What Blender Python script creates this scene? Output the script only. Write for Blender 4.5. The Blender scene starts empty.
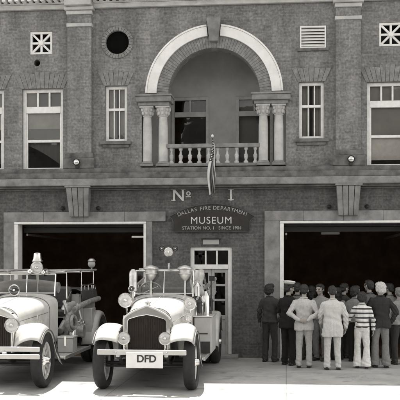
import bpy, bmesh, math, random
from math import sin, cos, pi, radians, atan2, sqrt
from mathutils import Vector, Matrix, noise, Quaternion
random.seed(11)
S = bpy.context.scene
COL = S.collection
# ------------------------------------------------------------------ camera
FPX, CAMH, CAMY, YAW = 880.0, 2.13, -20.0, radians(5.6)
cam = bpy.data.objects.new('camera', bpy.data.cameras.new('camera')); COL.objects.link(cam)
cam.location = (0, CAMY, CAMH); cam.rotation_euler = (radians(90), 0, YAW)
cam.data.sensor_width = 36; cam.data.lens = FPX/400*36
cam.data.shift_y = 64/400; cam.data.clip_end = 2000
S.camera = cam
# ------------------------------------------------------------------ world, sun, exposure
SUN = Vector((0.13, -0.445, -1.0)).normalized()
w = bpy.data.worlds.new('World'); S.world = w; w.use_nodes = True
nt = w.node_tree; nt.nodes.clear()
sky = nt.nodes.new('ShaderNodeTexSky'); sky.sky_type = 'NISHITA'; sky.sun_disc = False
sky.sun_elevation = math.asin(-SUN.z); sky.sun_rotation = atan2(-SUN.x, -SUN.y)
bwn = nt.nodes.new('ShaderNodeRGBToBW'); tint = nt.nodes.new('ShaderNodeMix'); tint.data_type = 'RGBA'; tint.blend_type = 'MULTIPLY'
tint.inputs[0].default_value = 1; tint.inputs[7].default_value = (1.0, .985, .96, 1)
bg = nt.nodes.new('ShaderNodeBackground'); bg.inputs[1].default_value = 0.15
wo = nt.nodes.new('ShaderNodeOutputWorld')
nt.links.new(sky.outputs[0], bwn.inputs[0]); nt.links.new(bwn.outputs[0], tint.inputs[6])
nt.links.new(tint.outputs[2], bg.inputs[0]); nt.links.new(bg.outputs[0], wo.inputs[0])
sl = bpy.data.lights.new('sun', 'SUN'); sl.energy = 2.25; sl.angle = radians(0.5); sl.color = (1, .975, .93)
so = bpy.data.objects.new('sun', sl); COL.objects.link(so); so.rotation_euler = SUN.to_track_quat('-Z', 'Y').to_euler()
S.view_settings.view_transform = 'Standard'; S.view_settings.look = 'None'
S.view_settings.exposure = 2.05; S.view_settings.gamma = 1; S.view_settings.use_curve_mapping = False

def F(px, py, y=0.0):
    """world X,Z where a facade feature measured in the photograph lies on the vertical plane y"""
    a = (px-200)/FPX; b = (264-py)/FPX
    dx = -sin(YAW)+a*cos(YAW); dy = cos(YAW)+a*sin(YAW)
    t = (y-CAMY)/dy
    return t*dx, CAMH+t*b
def FX(px, y=0.0): return F(px, 264, y)[0]
def FZ(py, px=284, y=0.0): return F(px, py, y)[1]

# ------------------------------------------------------------------ materials
def mat(name, col, rough=.6, metal=0, coat=0, var=.15, nscale=6, bump=0, bscale=60, dark=None, stretch=None, spec=.5):
    m = bpy.data.materials.new(name); m.use_nodes = True; t = m.node_tree; N = t.nodes; L = t.links
    b = N['Principled BSDF']; b.inputs['Roughness'].default_value = rough; b.inputs['Metallic'].default_value = metal
    b.inputs['Coat Weight'].default_value = coat; b.inputs['Specular IOR Level'].default_value = spec
    tc = N.new('ShaderNodeTexCoord'); mp = N.new('ShaderNodeMapping'); L.new(tc.outputs['Object'], mp.inputs[0])
    if stretch: mp.inputs['Scale'].default_value = stretch
    n1 = N.new('ShaderNodeTexNoise'); n1.inputs['Scale'].default_value = nscale; n1.inputs['Detail'].default_value = 8; n1.inputs['Roughness'].default_value = .65
    L.new(mp.outputs[0], n1.inputs[0])
    r = N.new('ShaderNodeValToRGB'); L.new(n1.outputs[0], r.inputs[0])
    d = dark or tuple(c*(1-var*2) for c in col); l = tuple(min(1, c*(1+var)) for c in col)
    r.color_ramp.elements[0].position = .3; r.color_ramp.elements[0].color = (*d, 1)
    r.color_ramp.elements[1].position = .68; r.color_ramp.elements[1].color = (*l, 1)
    L.new(r.outputs[0], b.inputs['Base Color'])
    if bump:
        n2 = N.new('ShaderNodeTexNoise'); n2.inputs['Scale'].default_value = bscale; n2.inputs['Detail'].default_value = 5
        L.new(tc.outputs['Object'], n2.inputs[0])
        bp = N.new('ShaderNodeBump'); bp.inputs['Strength'].default_value = bump; bp.inputs['Distance'].default_value = .02
        L.new(n2.outputs[0], bp.inputs['Height']); L.new(bp.outputs[0], b.inputs['Normal'])
    return m
def g(v, w_=.0): return (v*(1.0+w_), v*(.98), v*(.95-w_))
def brick_mat(name, v, contrast=.25, mortar=1.25, bw=.215, rh=.072):
    m = bpy.data.materials.new(name); m.use_nodes = True; t = m.node_tree; N = t.nodes; L = t.links
    b = N['Principled BSDF']; b.inputs['Roughness'].default_value = .88
    tc = N.new('ShaderNodeTexCoord'); sp = N.new('ShaderNodeSeparateXYZ'); L.new(tc.outputs['Object'], sp.inputs[0])
    ad = N.new('ShaderNodeMath'); L.new(sp.outputs[0], ad.inputs[0]); L.new(sp.outputs[1], ad.inputs[1])
    cb = N.new('ShaderNodeCombineXYZ'); L.new(ad.outputs[0], cb.inputs[0]); L.new(sp.outputs[2], cb.inputs[1])
    # wobble so that courses are not ruler straight
    nw = N.new('ShaderNodeTexNoise'); nw.inputs['Scale'].default_value = 3.0; L.new(cb.outputs[0], nw.inputs[0])
    vs = N.new('ShaderNodeVectorMath'); vs.operation = 'SCALE'; vs.inputs[3].default_value = .012; L.new(nw.outputs[1], vs.inputs[0])
    va = N.new('ShaderNodeVectorMath'); va.operation = 'ADD'; L.new(cb.outputs[0], va.inputs[0]); L.new(vs.outputs[0], va.inputs[1])
    br = N.new('ShaderNodeTexBrick'); br.inputs['Scale'].default_value = 1; br.inputs['Brick Width'].default_value = bw; br.inputs['Row Height'].default_value = rh
    br.inputs['Mortar Size'].default_value = .006; br.inputs['Mortar Smooth'].default_value = .3; br.inputs['Bias'].default_value = -.1
    br.inputs['Color1'].default_value = (*g(v*(1-contrast)), 1); br.inputs['Color2'].default_value = (*g(v*(1+contrast)), 1)
    br.inputs['Mortar'].default_value = (*g(v*mortar), 1); L.new(va.outputs[0], br.inputs[0])
    n1 = N.new('ShaderNodeTexNoise'); n1.inputs['Scale'].default_value = .8; n1.inputs['Detail'].default_value = 9; n1.inputs['Roughness'].default_value = .7
    mp = N.new('ShaderNodeMapping'); mp.inputs['Scale'].default_value = (3.4, .7, 1); L.new(cb.outputs[0], mp.inputs[0]); L.new(mp.outputs[0], n1.inputs[0])
    r = N.new('ShaderNodeValToRGB'); L.new(n1.outputs[0], r.inputs[0])
    r.color_ramp.elements[0].position = .3; r.color_ramp.elements[0].color = (.55, .55, .55, 1)
    r.color_ramp.elements[1].position = .7; r.color_ramp.elements[1].color = (1.25, 1.25, 1.25, 1)
    n3 = N.new('ShaderNodeTexNoise'); n3.inputs['Scale'].default_value = 19; n3.inputs['Detail'].default_value = 4; L.new(cb.outputs[0], n3.inputs[0])
    r3 = N.new('ShaderNodeValToRGB'); L.new(n3.outputs[0], r3.inputs[0])
    r3.color_ramp.elements[0].position = .25; r3.color_ramp.elements[0].color = (.58, .58, .58, 1)
    r3.color_ramp.elements[1].position = .75; r3.color_ramp.elements[1].color = (1.35, 1.35, 1.35, 1)
    mx = N.new('ShaderNodeMix'); mx.data_type = 'RGBA'; mx.blend_type = 'MULTIPLY'; mx.inputs[0].default_value = 1
    L.new(br.outputs[0], mx.inputs[6]); L.new(r.outputs[0], mx.inputs[7])
    m2 = N.new('ShaderNodeMix'); m2.data_type = 'RGBA'; m2.blend_type = 'MULTIPLY'; m2.inputs[0].default_value = 1
    L.new(mx.outputs[2], m2.inputs[6]); L.new(r3.outputs[0], m2.inputs[7]); L.new(m2.outputs[2], b.inputs['Base Color'])
    bp = N.new('ShaderNodeBump'); bp.inputs['Strength'].default_value = .5; bp.inputs['Distance'].default_value = .008; bp.invert = True
    L.new(br.outputs['Fac'], bp.inputs['Height'])
    bp2 = N.new('ShaderNodeBump'); bp2.inputs['Strength'].default_value = .35; bp2.inputs['Distance'].default_value = .01
    L.new(n3.outputs[0], bp2.inputs['Height']); L.new(bp.outputs[0], bp2.inputs['Normal']); L.new(bp2.outputs[0], b.inputs['Normal'])
    return m
def glass_mat(name, tintv=.55, rough=.02):
    m = bpy.data.materials.new(name); m.use_nodes = True; t = m.node_tree; N = t.nodes; L = t.links
    N.remove(N['Principled BSDF']); o = N['Material Output']
    tr = N.new('ShaderNodeBsdfTransparent'); tr.inputs[0].default_value = (*g(tintv), 1)
    gl = N.new('ShaderNodeBsdfGlossy'); gl.inputs['Roughness'].default_value = rough; gl.inputs[0].default_value = (.9, .9, .88, 1)
    tc = N.new('ShaderNodeTexCoord'); nz = N.new('ShaderNodeTexNoise'); nz.inputs['Scale'].default_value = 2.2; L.new(tc.outputs['Object'], nz.inputs[0])
    bp = N.new('ShaderNodeBump'); bp.inputs['Strength'].default_value = .12; bp.inputs['Distance'].default_value = .02; L.new(nz.outputs[0], bp.inputs['Height']); L.new(bp.outputs[0], gl.inputs['Normal'])
    fr = N.new('ShaderNodeFresnel'); fr.inputs[0].default_value = 1.48
    mx = N.new('ShaderNodeMixShader'); L.new(fr.outputs[0], mx.inputs[0]); L.new(tr.outputs[0], mx.inputs[1]); L.new(gl.outputs[0], mx.inputs[2]); L.new(mx.outputs[0], o.inputs[0])
    return m
M = {}
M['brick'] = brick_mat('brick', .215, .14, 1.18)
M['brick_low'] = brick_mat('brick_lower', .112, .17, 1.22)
M['brick_arch'] = mat('brick_arch', g(.235), .88, var=.22, nscale=9, bump=.4, bscale=50)
M['stone'] = mat('stone', g(.25), .85, var=.24, nscale=3.2, bump=.35, bscale=40)
M['stone_dark'] = mat('stone_dark', g(.15), .85, var=.32, nscale=4, bump=.4, bscale=35)
M['stone_light'] = mat('stone_light', g(.50), .8, var=.14, nscale=3, bump=.3, bscale=40)
M['white_trim'] = mat('white_trim', g(.78), .6, var=.07, nscale=5, bump=.15, bscale=60)
M['frame_paint'] = mat('frame_paint', g(.78), .5, var=.08, nscale=9)
M['plaster'] = mat('plaster', g(.40), .85, var=.1, nscale=2, bump=.2, bscale=30)
M['dim_paint'] = mat('dim_paint', g(.4), .6, var=.12, nscale=6)
M['blind'] = mat('blind', g(.2), .9, var=.06, nscale=3)
M['curtain'] = mat('curtain', g(.5), .9, var=.1, nscale=3)
M['dark_in'] = mat('interior_lining', (.50, .36, .26), .9, var=.2, nscale=2, spec=.1)
M['floor_in'] = mat('interior_floor', (.22, .16, .12), .7, var=.2, nscale=2, spec=.2)
M['black'] = mat('black_iron', g(.015), .55, var=.1)
M['void'] = mat('vent_black', g(.006), .95, spec=.02)
M['glass'] = glass_mat('window_glass', .8)
M['wglass'] = glass_mat('windshield_glass', .85)
M['sign'] = mat('sign_board', (.022, .018, .015), .6, var=.25, nscale=6)
M['sign_edge'] = mat('sign_edge', g(.07), .6, var=.2)
M['letter'] = mat('lettering_paint', g(.6), .6, var=.12, nscale=20)
M['letter_dim'] = mat('lettering_faded', g(.42), .6, var=.2, nscale=20)
M['white_paint'] = mat('cream_coach_paint', (.58, .57, .545), .3, coat=.5, var=.09, nscale=3.5, bump=.04, bscale=25)
M['grey_paint'] = mat('grey_coach_paint', g(.52), .35, coat=.3, var=.12, nscale=5)
M['nickel'] = mat('nickel_plate', g(.72), .22, metal=1, var=.08, nscale=6)
M['dull_metal'] = mat('dull_metal', g(.6), .42, metal=.8, var=.18, nscale=12)
M['chassis'] = mat('chassis_paint', g(.02), .5, var=.2)
M['rubber'] = mat('tyre_rubber', g(.02), .75, var=.25, nscale=14, bump=.3, bscale=50)
M['radiator'] = mat('radiator_core', (.03, .018, .012), .5, var=.2)
M['leather'] = mat('worn_leather', g(.06), .5, var=.3, nscale=9, bump=.3, bscale=30)
M['canvas'] = mat('hose_canvas', g(.30), .9, var=.3, nscale=12, bump=.5, bscale=60)
M['wood'] = mat('ladder_wood', g(.38), .6, var=.2, nscale=4, stretch=(12, 1, 12))
M['lens'] = mat('lamp_lens', g(.55), .08, coat=1, var=.1, nscale=14)
M['lens_dark'] = mat('lamp_lens_dark', g(.03), .06, coat=1, var=.1)
M['red_lens'] = mat('beacon_lens', g(.035), .15, coat=1, var=.1)
M['seam'] = mat('panel_seam', g(.10), .6)
M['canvas_l'] = mat('folded_canvas', g(.3), .9, var=.25, nscale=8, bump=.6, bscale=14, stretch=(.3, 1, 1))
M['tow'] = mat('duffel', g(.5), .9, var=.2, nscale=10, bump=.4, bscale=40)
M['plate'] = mat('plate_board', g(.75), .4, var=.05)
M['plate_ink'] = mat('plate_ink', g(.03), .5)
def panel_ground(name, v, jx, jy, joint=.6):
    m = mat(name, g(v), .82, var=.13, nscale=1.3, bump=.25, bscale=70, spec=.3); t = m.node_tree; N = t.nodes; L = t.links
    b = N['Principled BSDF']; src = b.inputs['Base Color'].links[0].from_socket
    tc = N.new('ShaderNodeTexCoord'); br = N.new('ShaderNodeTexBrick'); br.offset = 0; br.inputs['Scale'].default_value = 1
    br.inputs['Brick Width'].default_value = jx; br.inputs['Row Height'].default_value = jy; br.inputs['Mortar Size'].default_value = .012; br.inputs['Mortar Smooth'].default_value = .4
    br.inputs['Color1'].default_value = (1, 1, 1, 1); br.inputs['Color2'].default_value = (.9, .9, .9, 1); br.inputs['Mortar'].default_value = (joint, joint, joint, 1)
    L.new(tc.outputs['Object'], br.inputs[0])
    # cracks and oil spots
    vc = N.new('ShaderNodeTexVoronoi'); vc.feature = 'DISTANCE_TO_EDGE'; vc.inputs['Scale'].default_value = .42
    wn = N.new('ShaderNodeTexNoise'); wn.inputs['Scale'].default_value = 1.8; L.new(tc.outputs['Object'], wn.inputs[0])
    wv = N.new('ShaderNodeVectorMath'); wv.operation = 'ADD'; L.new(tc.outputs['Object'], wv.inputs[0]); L.new(wn.outputs[1], wv.inputs[1]); L.new(wv.outputs[0], vc.inputs[0])
    rc_ = N.new('ShaderNodeValToRGB'); rc_.color_ramp.elements[0].position = .002; rc_.color_ramp.elements[0].color = (.68, .68, .68, 1); rc_.color_ramp.elements[1].position = .004; rc_.color_ramp.elements[1].color = (1, 1, 1, 1); L.new(vc.outputs[0], rc_.inputs[0])
    ck = N.new('ShaderNodeMix'); ck.data_type = 'RGBA'; ck.blend_type = 'MULTIPLY'; ck.inputs[0].default_value = 1; L.new(src, ck.inputs[6]); L.new(rc_.outputs[0], ck.inputs[7]); src = ck.outputs[2]
    vo = N.new('ShaderNodeTexNoise'); vo.inputs['Scale'].default_value = 2.3; vo.inputs['Detail'].default_value = 3; L.new(tc.outputs['Object'], vo.inputs[0])
    r = N.new('ShaderNodeValToRGB'); r.color_ramp.elements[0].position = .25; r.color_ramp.elements[0].color = (.5, .5, .5, 1); r.color_ramp.elements[1].position = .42; r.color_ramp.elements[1].color = (1, 1, 1, 1); L.new(vo.outputs[0], r.inputs[0])
    a = N.new('ShaderNodeMix'); a.data_type = 'RGBA'; a.blend_type = 'MULTIPLY'; a.inputs[0].default_value = 1
    c = N.new('ShaderNodeMix'); c.data_type = 'RGBA'; c.blend_type = 'MULTIPLY'; c.inputs[0].default_value = 1
    L.new(src, a.inputs[6]); L.new(br.outputs[0], a.inputs[7]); L.new(a.outputs[2], c.inputs[6]); L.new(r.outputs[0], c.inputs[7]); L.new(c.outputs[2], b.inputs['Base Color'])
    return m
M['apron'] = panel_ground('apron_concrete', .40, 2.9, 2.6)
M['road'] = mat('road_asphalt', g(.06), .85, var=.2, nscale=3, bump=.4, bscale=90)
M['earth'] = mat('earth', g(.12), .9, var=.3, nscale=.3)

# ------------------------------------------------------------------ mesh builder
def tag(o, label=None, cat=None, group=None, kind=None):
    if label: o['label'] = label
    if cat: o['category'] = cat
    if group: o['group'] = group
    if kind: o['kind'] = kind
    return o
def empty(name, loc=(0, 0, 0), rz=0):
    o = bpy.data.objects.new(name, None); COL.objects.link(o); o.location = loc; o.rotation_euler = (0, 0, rz); return o
def link_mesh(name, me, m, parent=None):
    o = bpy.data.objects.new(name, me); COL.objects.link(o)
    if m:
        me.materials.clear()
        for x in (m if isinstance(m, (list, tuple)) else [m]): me.materials.append(x)
    if parent: o.parent = parent
    return o
class MB:
    def __init__(s): s.v = []; s.f = []; s.uv = {}
    def add(s, vs, fs):
        n = len(s.v); s.v += [tuple(a) for a in vs]; s.f += [tuple(i+n for i in f) for f in fs]; return s
    def box(s, x0, x1, y0, y1, z0, z1):
        return s.add([(x0,y0,z0),(x1,y0,z0),(x1,y1,z0),(x0,y1,z0),(x0,y0,z1),(x1,y0,z1),(x1,y1,z1),(x0,y1,z1)],
                     [(0,3,2,1),(4,5,6,7),(0,1,5,4),(1,2,6,5),(2,3,7,6),(3,0,4,7)])
    def rings(s, rs, caps=True, closed=True):
        n = len(rs[0]); vs = [p for r in rs for p in r]; fs = []
        for i in range(len(rs)-1):
            for j in range(n if closed else n-1):
                k = (j+1) % n; fs.append((i*n+j, i*n+k, (i+1)*n+k, (i+1)*n+j))
        if caps: fs.append(tuple(range(n-1, -1, -1))); fs.append(tuple((len(rs)-1)*n+j for j in range(n)))
        return s.add(vs, fs)
    def cyl(s, a, b, r0, r1=None, n=16):
        a = Vector(a); b = Vector(b); r1 = r0 if r1 is None else r1; d = (b-a).normalized()
        u = d.orthogonal().normalized(); v = d.cross(u)
        ring = lambda c, r: [c+u*cos(2*pi*i/n)*r+v*sin(2*pi*i/n)*r for i in range(n)]
        return s.rings([ring(a, r0), ring(b, r1)])
    def lathe(s, prof, c=(0,0,0), axis=(0,0,1), n=24):
        """prof: (r, h) pairs along axis"""
        d = Vector(axis).normalized(); u = d.orthogonal().normalized(); v = d.cross(u); c = Vector(c)
        return s.rings([[c+d*h+(u*cos(2*pi*i/n)+v*sin(2*pi*i/n))*max(r, 1e-4) for i in range(n)] for r, h in prof])
    def ball(s, c, r, n=16, m=10):
        rx, ry, rz = (r, r, r) if isinstance(r, (int, float)) else r
        rs = []
        for i in range(m+1):
            t = pi*i/m; rr = max(sin(t), .002)
            rs.append([(c[0]+rx*rr*cos(2*pi*j/n), c[1]+ry*rr*sin(2*pi*j/n), c[2]-rz*cos(t)) for j in range(n)])
        return s.rings(rs)
    def tube(s, pts, r, n=8, closed=False):
        P = [Vector(p) for p in pts]; rs = []; u = None
        for i, p in enumerate(P):
            a = P[i-1] if i > 0 else (P[-1] if closed else p); b = P[(i+1) % len(P)] if i < len(P)-1 or closed else p
            d = (b-a).normalized()
            u = (u - d*u.dot(d)).normalized() if u is not None else d.orthogonal().normalized()
            v = d.cross(u); rr = r[i] if isinstance(r, (list, tuple)) else r
            rs.append([p+u*cos(2*pi*j/n)*rr+v*sin(2*pi*j/n)*rr for j in range(n)])
        if closed: rs.append(rs[0])
        return s.rings(rs, caps=not closed)
    def torus(s, c, axis, R, r, n=32, m=10):
        d = Vector(axis).normalized(); u = d.orthogonal().normalized(); v = d.cross(u); c = Vector(c); rs = []
        for i in range(n+1):
            t = 2*pi*i/n; e = u*cos(t)+v*sin(t)
            rs.append([c+e*(R+r*cos(2*pi*j/m))+d*r*sin(2*pi*j/m) for j in range(m)])
        return s.rings(rs, caps=False)
    def prism(s, poly, y0, y1):
        """poly of (x,z) extruded along y"""
        n = len(poly)
        return s.rings([[(x, y0, z) for x, z in poly], [(x, y1, z) for x, z in poly]])
    def prismx(s, poly, x0, x1):
        return s.rings([[(x0, y, z) for y, z in poly], [(x1, y, z) for y, z in poly]])
    def grid(s, rows):
        n = len(rows[0]); return s.add([p for r in rows for p in r], [(i*n+j, i*n+j+1, (i+1)*n+j+1, (i+1)*n+j) for i in range(len(rows)-1) for j in range(n-1)])
    def mesh(s, name):
        me = bpy.data.meshes.new(name); me.from_pydata(s.v, [], s.f); me.validate()
        bm = bmesh.new(); bm.from_mesh(me); bmesh.ops.recalc_face_normals(bm, faces=bm.faces); bm.to_mesh(me); bm.free(); return me
    def build(s, name, m, parent=None, smooth=True, bevel=0, solid=0, angle=35):
        me = s.mesh(name); o = link_mesh(name, me, m, parent)
        if smooth:
            me.shade_smooth(); me.set_sharp_from_angle(angle=radians(angle))
        if solid:
            q = o.modifiers.new('s', 'SOLIDIFY'); q.thickness = solid; q.offset = 0
        if bevel:
            q = o.modifiers.new('b', 'BEVEL'); q.width = bevel; q.segments = 2; q.limit_method = 'ANGLE'; q.angle_limit = radians(40)
        return o
def plate_with_holes(name, outer, holes, y0, y1, m, parent):
    """flat plate in the xz plane with holes, thickness y0..y1"""
    cu = bpy.data.curves.new(name, 'CURVE'); cu.dimensions = '2D'; cu.fill_mode = 'BOTH'; cu.extrude = (y1-y0)/2
    for poly in [outer]+holes:
        sp = cu.splines.new('POLY'); sp.points.add(len(poly)-1); sp.use_cyclic_u = True
        for i, (x, z) in enumerate(poly): sp.points[i].co = (x, z, 0, 1)
    t = bpy.data.objects.new('tmp', cu); COL.objects.link(t); bpy.context.view_layer.update()
    me = bpy.data.meshes.new_from_object(t.evaluated_get(bpy.context.evaluated_depsgraph_get()))
    bpy.data.objects.remove(t); bpy.data.curves.remove(cu)
    me.transform(Matrix(((1,0,0,0),(0,0,-1,(y0+y1)/2),(0,1,0,0),(0,0,0,1)))); me.name = name
    return link_mesh(name, me, m, parent)
def rect(x0, x1, z0, z1): return [(x0, z0), (x1, z0), (x1, z1), (x0, z1)]
def text_mesh(txt, size, depth=.006, align='CENTER', bold=0.0, spacing=1.0):
    cu = bpy.data.curves.new('t', 'FONT'); cu.body = txt; cu.size = size; cu.extrude = depth/2; cu.align_x = align; cu.offset = bold; cu.space_character = spacing
    t = bpy.data.objects.new('tmp', cu); COL.objects.link(t); bpy.context.view_layer.update()
    me = bpy.data.meshes.new_from_object(t.evaluated_get(bpy.context.evaluated_depsgraph_get()))
    bpy.data.objects.remove(t); bpy.data.curves.remove(cu); me.materials.clear(); return me
def put_text(bm, txt, size, x, y, z, rot=0, **k):
    me = text_mesh(txt, size, **k)
    me.transform(Matrix.Translation((x, y, z)) @ Matrix.Rotation(-rot, 4, 'Y') @ Matrix.Rotation(radians(90), 4, 'X'))
    bm.from_mesh(me); bpy.data.meshes.remove(me)
def bm_obj(bm, name, m, parent=None):
    me = bpy.data.meshes.new(name); bm.to_mesh(me); bm.free(); return link_mesh(name, me, m, parent)

# ------------------------------------------------------------------ ground
def sheet(name, x0, x1, y0, y1, z, m):
    o = MB().add([(x0,y0,z),(x1,y0,z),(x1,y1,z),(x0,y1,z)], [(0,1,2,3)]).build(name, m, smooth=False); return tag(o, kind='structure')
sheet('ground', -900, 900, -900, 900, -.14, M['earth'])
sheet('road', -400, 400, -24, -8.6, -.125, M['road'])
tag(MB().box(-14, 11, -8.5, -.004, -.13, 0).build('forecourt', M['apron'], smooth=False, bevel=.02), kind='structure')

# ------------------------------------------------------------------ unseen building added across the street to darken the window reflections
AC = tag(empty('added_brick_building', (0, -44, -.1)), 'unseen gabled brick building added across the street for the window reflections', 'building')
prof = [(-34, 0), (30, 0), (30, 11), (16, 11), (16, 13), (4, 16), (-8, 13), (-8, 11.5), (-20, 11.5), (-26, 14.5), (-34, 11.5)]
wh_ = [rect(x, x+1.4, z, z+2.2) for z in (1.6, 5.2, 8.4) for x in range(-32, 28, 4)]
plate_with_holes('wall', prof, wh_, -.4, 0, M['brick_low'], AC)
MB().prism([(x*.998, z-.12) for x, z in prof], -14, -.6).build('roof', M['black'], AC, smooth=False)
for h in wh_: MB().box(h[0][0], h[1][0], -.3, -.25, h[0][1], h[2][1]).build('window', M['lens_dark'], AC, smooth=False)
# ------------------------------------------------------------------ fire station
ST = tag(empty('fire_station'), 'two storey brick fire station with arched balcony and two open vehicle bays', 'building')
XL, XR = FX(-150), FX(505)
ZT = FZ(6, 284)            # wall top under the cornice
ZROOF = 8.35
def Fr(px0, px1, pyt, pyb, y=0):
    xm = (px0+px1)/2
    return FX(px0, y), FX(px1, y), FZ(pyb, xm, y), FZ(pyt, xm, y)
bayL = Fr(15, 146.5, 221, 358); bayR = Fr(280, 412, 220, 358)
bayL = (bayL[0], bayL[1], .0, FZ(221)); bayR = (bayR[0], bayR[1], .0, FZ(221))
doorO = Fr(190, 232, 247, 358); doorO = (doorO[0], doorO[1], 0, doorO[3])
ZW1, ZW0 = F(43, 88)[1], F(43, 170)[1]
wins = [Fr(22, 63, 88, 170), Fr(367, 408, 82.5, 167)]
def mirror_like(a, dx): return (a[0]+dx, a[1]+dx, a[2], a[3])
wins.append(mirror_like(wins[0], FX(4)-wins[0][1])); wins.append(mirror_like(wins[1], wins[0][1]-FX(4)))
nar = [Fr(105, 127, 85.5, 141), Fr(299, 324, 82, 139)]
# level heights on both sides (a real wall is level)
zt = sum(a[3] for a in wins[:2])/2; zb = sum(a[2] for a in wins[:2])/2; wins = [(a[0], a[1], zb, zt) for a in wins]
zt = sum(a[3] for a in nar)/2; zb = sum(a[2] for a in nar)/2; nar = [(a[0], a[1], zb, zt) for a in nar]
ACX, ACZ = F(214, 94); RO, RM, RI = [r/44.6 for r in (69.5, 58.5, 46.5)]
ZSP = F(214, 96)[1]
ZEB, ZET = F(214, 104)[1], F(214, 96.5)[1]
ZBF = FZ(166, 214)         # balcony floor
PX0, PX1 = FX(142), FX(286)
arc = lambda r, n=48, a0=0, a1=pi: [(ACX+r*cos(a0+(a1-a0)*i/n), ACZ+r*sin(a0+(a1-a0)*i/n)) for i in range(n+1)]
arch_hole = [(PX0, ZBF), (PX1, ZBF), (PX1, ZEB), (ACX+RI, ZEB)]+arc(RI)+[(ACX-RI, ZEB), (PX0, ZEB)]
rv = Fr(106, 129, 31, 54); RVX, RVZ, RVR = (rv[0]+rv[1])/2, (rv[2]+rv[3])/2, (rv[1]-rv[0])/2
circ = lambda cx, cz, r, n=32: [(cx+r*cos(2*pi*i/n), cz+r*sin(2*pi*i/n)) for i in range(n)]
lat = [Fr(29, 53, 30, 54), Fr(379.5, 402.5, 23, 47)]
zc = sum(a[3]+a[2] for a in lat)/4; lat = [((a[0]+a[1])/2, zc, .265) for a in lat]
louv = Fr(300, 326, 26, 48)
hl = F(37, 63)
ZMID = FZ(178)
up_holes = [rect(*a) for a in wins+nar]+[arch_hole, circ(RVX, RVZ, RVR), rect(*louv), circ(hl[0], hl[1], .075, 20)]
up_holes += [rect(c[0]-c[2], c[0]+c[2], c[1]-c[2], c[1]+c[2]) for c in lat]
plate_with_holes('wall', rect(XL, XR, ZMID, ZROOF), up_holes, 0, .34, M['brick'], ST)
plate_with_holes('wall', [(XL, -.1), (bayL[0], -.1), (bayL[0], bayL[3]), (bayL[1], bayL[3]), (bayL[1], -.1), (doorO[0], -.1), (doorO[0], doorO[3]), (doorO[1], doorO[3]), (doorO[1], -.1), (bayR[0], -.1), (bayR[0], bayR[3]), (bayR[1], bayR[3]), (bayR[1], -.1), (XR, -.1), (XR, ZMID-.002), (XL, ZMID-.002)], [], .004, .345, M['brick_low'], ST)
# side and back walls, floors, roof
YB = 10.0
MB().box(XL, XL+.34, .36, YB, -.1, ZROOF).box(XR-.34, XR, .36, YB, -.1, ZROOF).box(XL+.35, XR-.35, YB-.34, YB, -.1, ZROOF).build('wall', M['brick'], ST, smooth=False)
rf = MB().box(XL+.35, XR-.35, .36, YB-.35, ZROOF-.45, ZROOF-.2).build('roof', M['stone_dark'], ST, smooth=False)
it = MB()
Zc = 3.62
it.box(XL+.36, XR-.36, .36, YB-.36, Zc, Zc+.2)                                         # ceiling of the ground floor
it.box(XL+.345, XL+.40, .37, YB-.37, .02, Zc-.01); it.box(XR-.40, XR-.345, .37, YB-.37, .02, Zc-.01)
it.box(XL+.45, XR-.45, YB-.45, YB-.36, .02, Zc-.01)
it.box(FX(160), FX(162), .37, YB-.47, .02, Zc-.01); it.box(FX(258), FX(260), .37, YB-.47, .02, Zc-.01)
it.box(XL+.36, XR-.36, 5.0, 5.2, Zc+.22, ZROOF-.46)
for xa, xb in ((XL+.41, bayL[0]-.02), (bayR[1]+.02, XR-.41)): it.box(xa, xb, .35, .40, .02, Zc-.01)
it.build('interior_lining', M['dark_in'], ST, smooth=False)
MB().box(XL+.41, XR-.41, .0, YB-.46, -.1, .004).build('interior_floor', M['floor_in'], ST, smooth=False)

# top cornice: fascia, dentils, gutter
co = MB(); z0 = F(20, 11.2)[1]
co.box(XL-.1, XR+.1, -.10, 0, z0, z0+.10); co.box(XL-.12, XR+.12, -.13, 0, z0+.105, z0+.14)
co.box(XL-.3, XR+.3, -.42, 0, z0+.37, z0+.50); co.box(XL-.4, XR+.4, -.52, 0, z0+.505, z0+.62); co.box(XL-.4, XR+.4, -.05, .34, z0+.625, z0+.75)
co.build('cornice', M['stone_light'], ST, bevel=.012)
de = MB(); x = XL+.05
while x < XR-.08:
    de.box(x, x+.085, -.30, 0, z0+.142, z0+.366); x += .15
de.build('dentil_course', M['white_trim'], ST, bevel=.006)
# pilasters
PIL = [Fr(68, 93, 4, 150), Fr(336, 360, 0, 150)]
pw = (PIL[0][1]-PIL[0][0]+PIL[1][1]-PIL[1][0])/4
PC = [(a[0]+a[1])/2 for a in PIL]
dxw = wins[0][1]-FX(4)
ZC0 = F(80, 16)[1]; ZBASE0, ZBASE1 = FZ(170), FZ(151.5)
for i, c in enumerate(PC):
    p = MB().box(c-pw, c+pw, -.12, 0, ZBASE1, ZC0).build('pilaster', M['brick'], ST, smooth=False, bevel=.008)
    q = MB().box(c-pw-.015, c+pw+.015, -.15, 0, ZC0-.28, ZC0-.20).build('necking', M['stone_light'], p, bevel=.008)
    q = MB().box(c-pw-.02, c+pw+.02, -.16, 0, ZC0, ZC0+.09).box(c-pw-.06, c+pw+.06, -.22, 0, ZC0+.092, ZC0+.17).box(c-pw-.03, c+pw+.03, -.32, 0, ZC0+.172, z0+.36).build('capital', M['stone_light'], p, bevel=.015)
    q = MB().box(c-pw-.08, c+pw+.08, -.215, 0, FZ(167)+.002, ZBASE1-.12).box(c-pw-.05, c+pw+.05, -.165, 0, ZBASE1-.118, ZBASE1).build('base', M['stone_dark'], p, bevel=.012)
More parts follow.
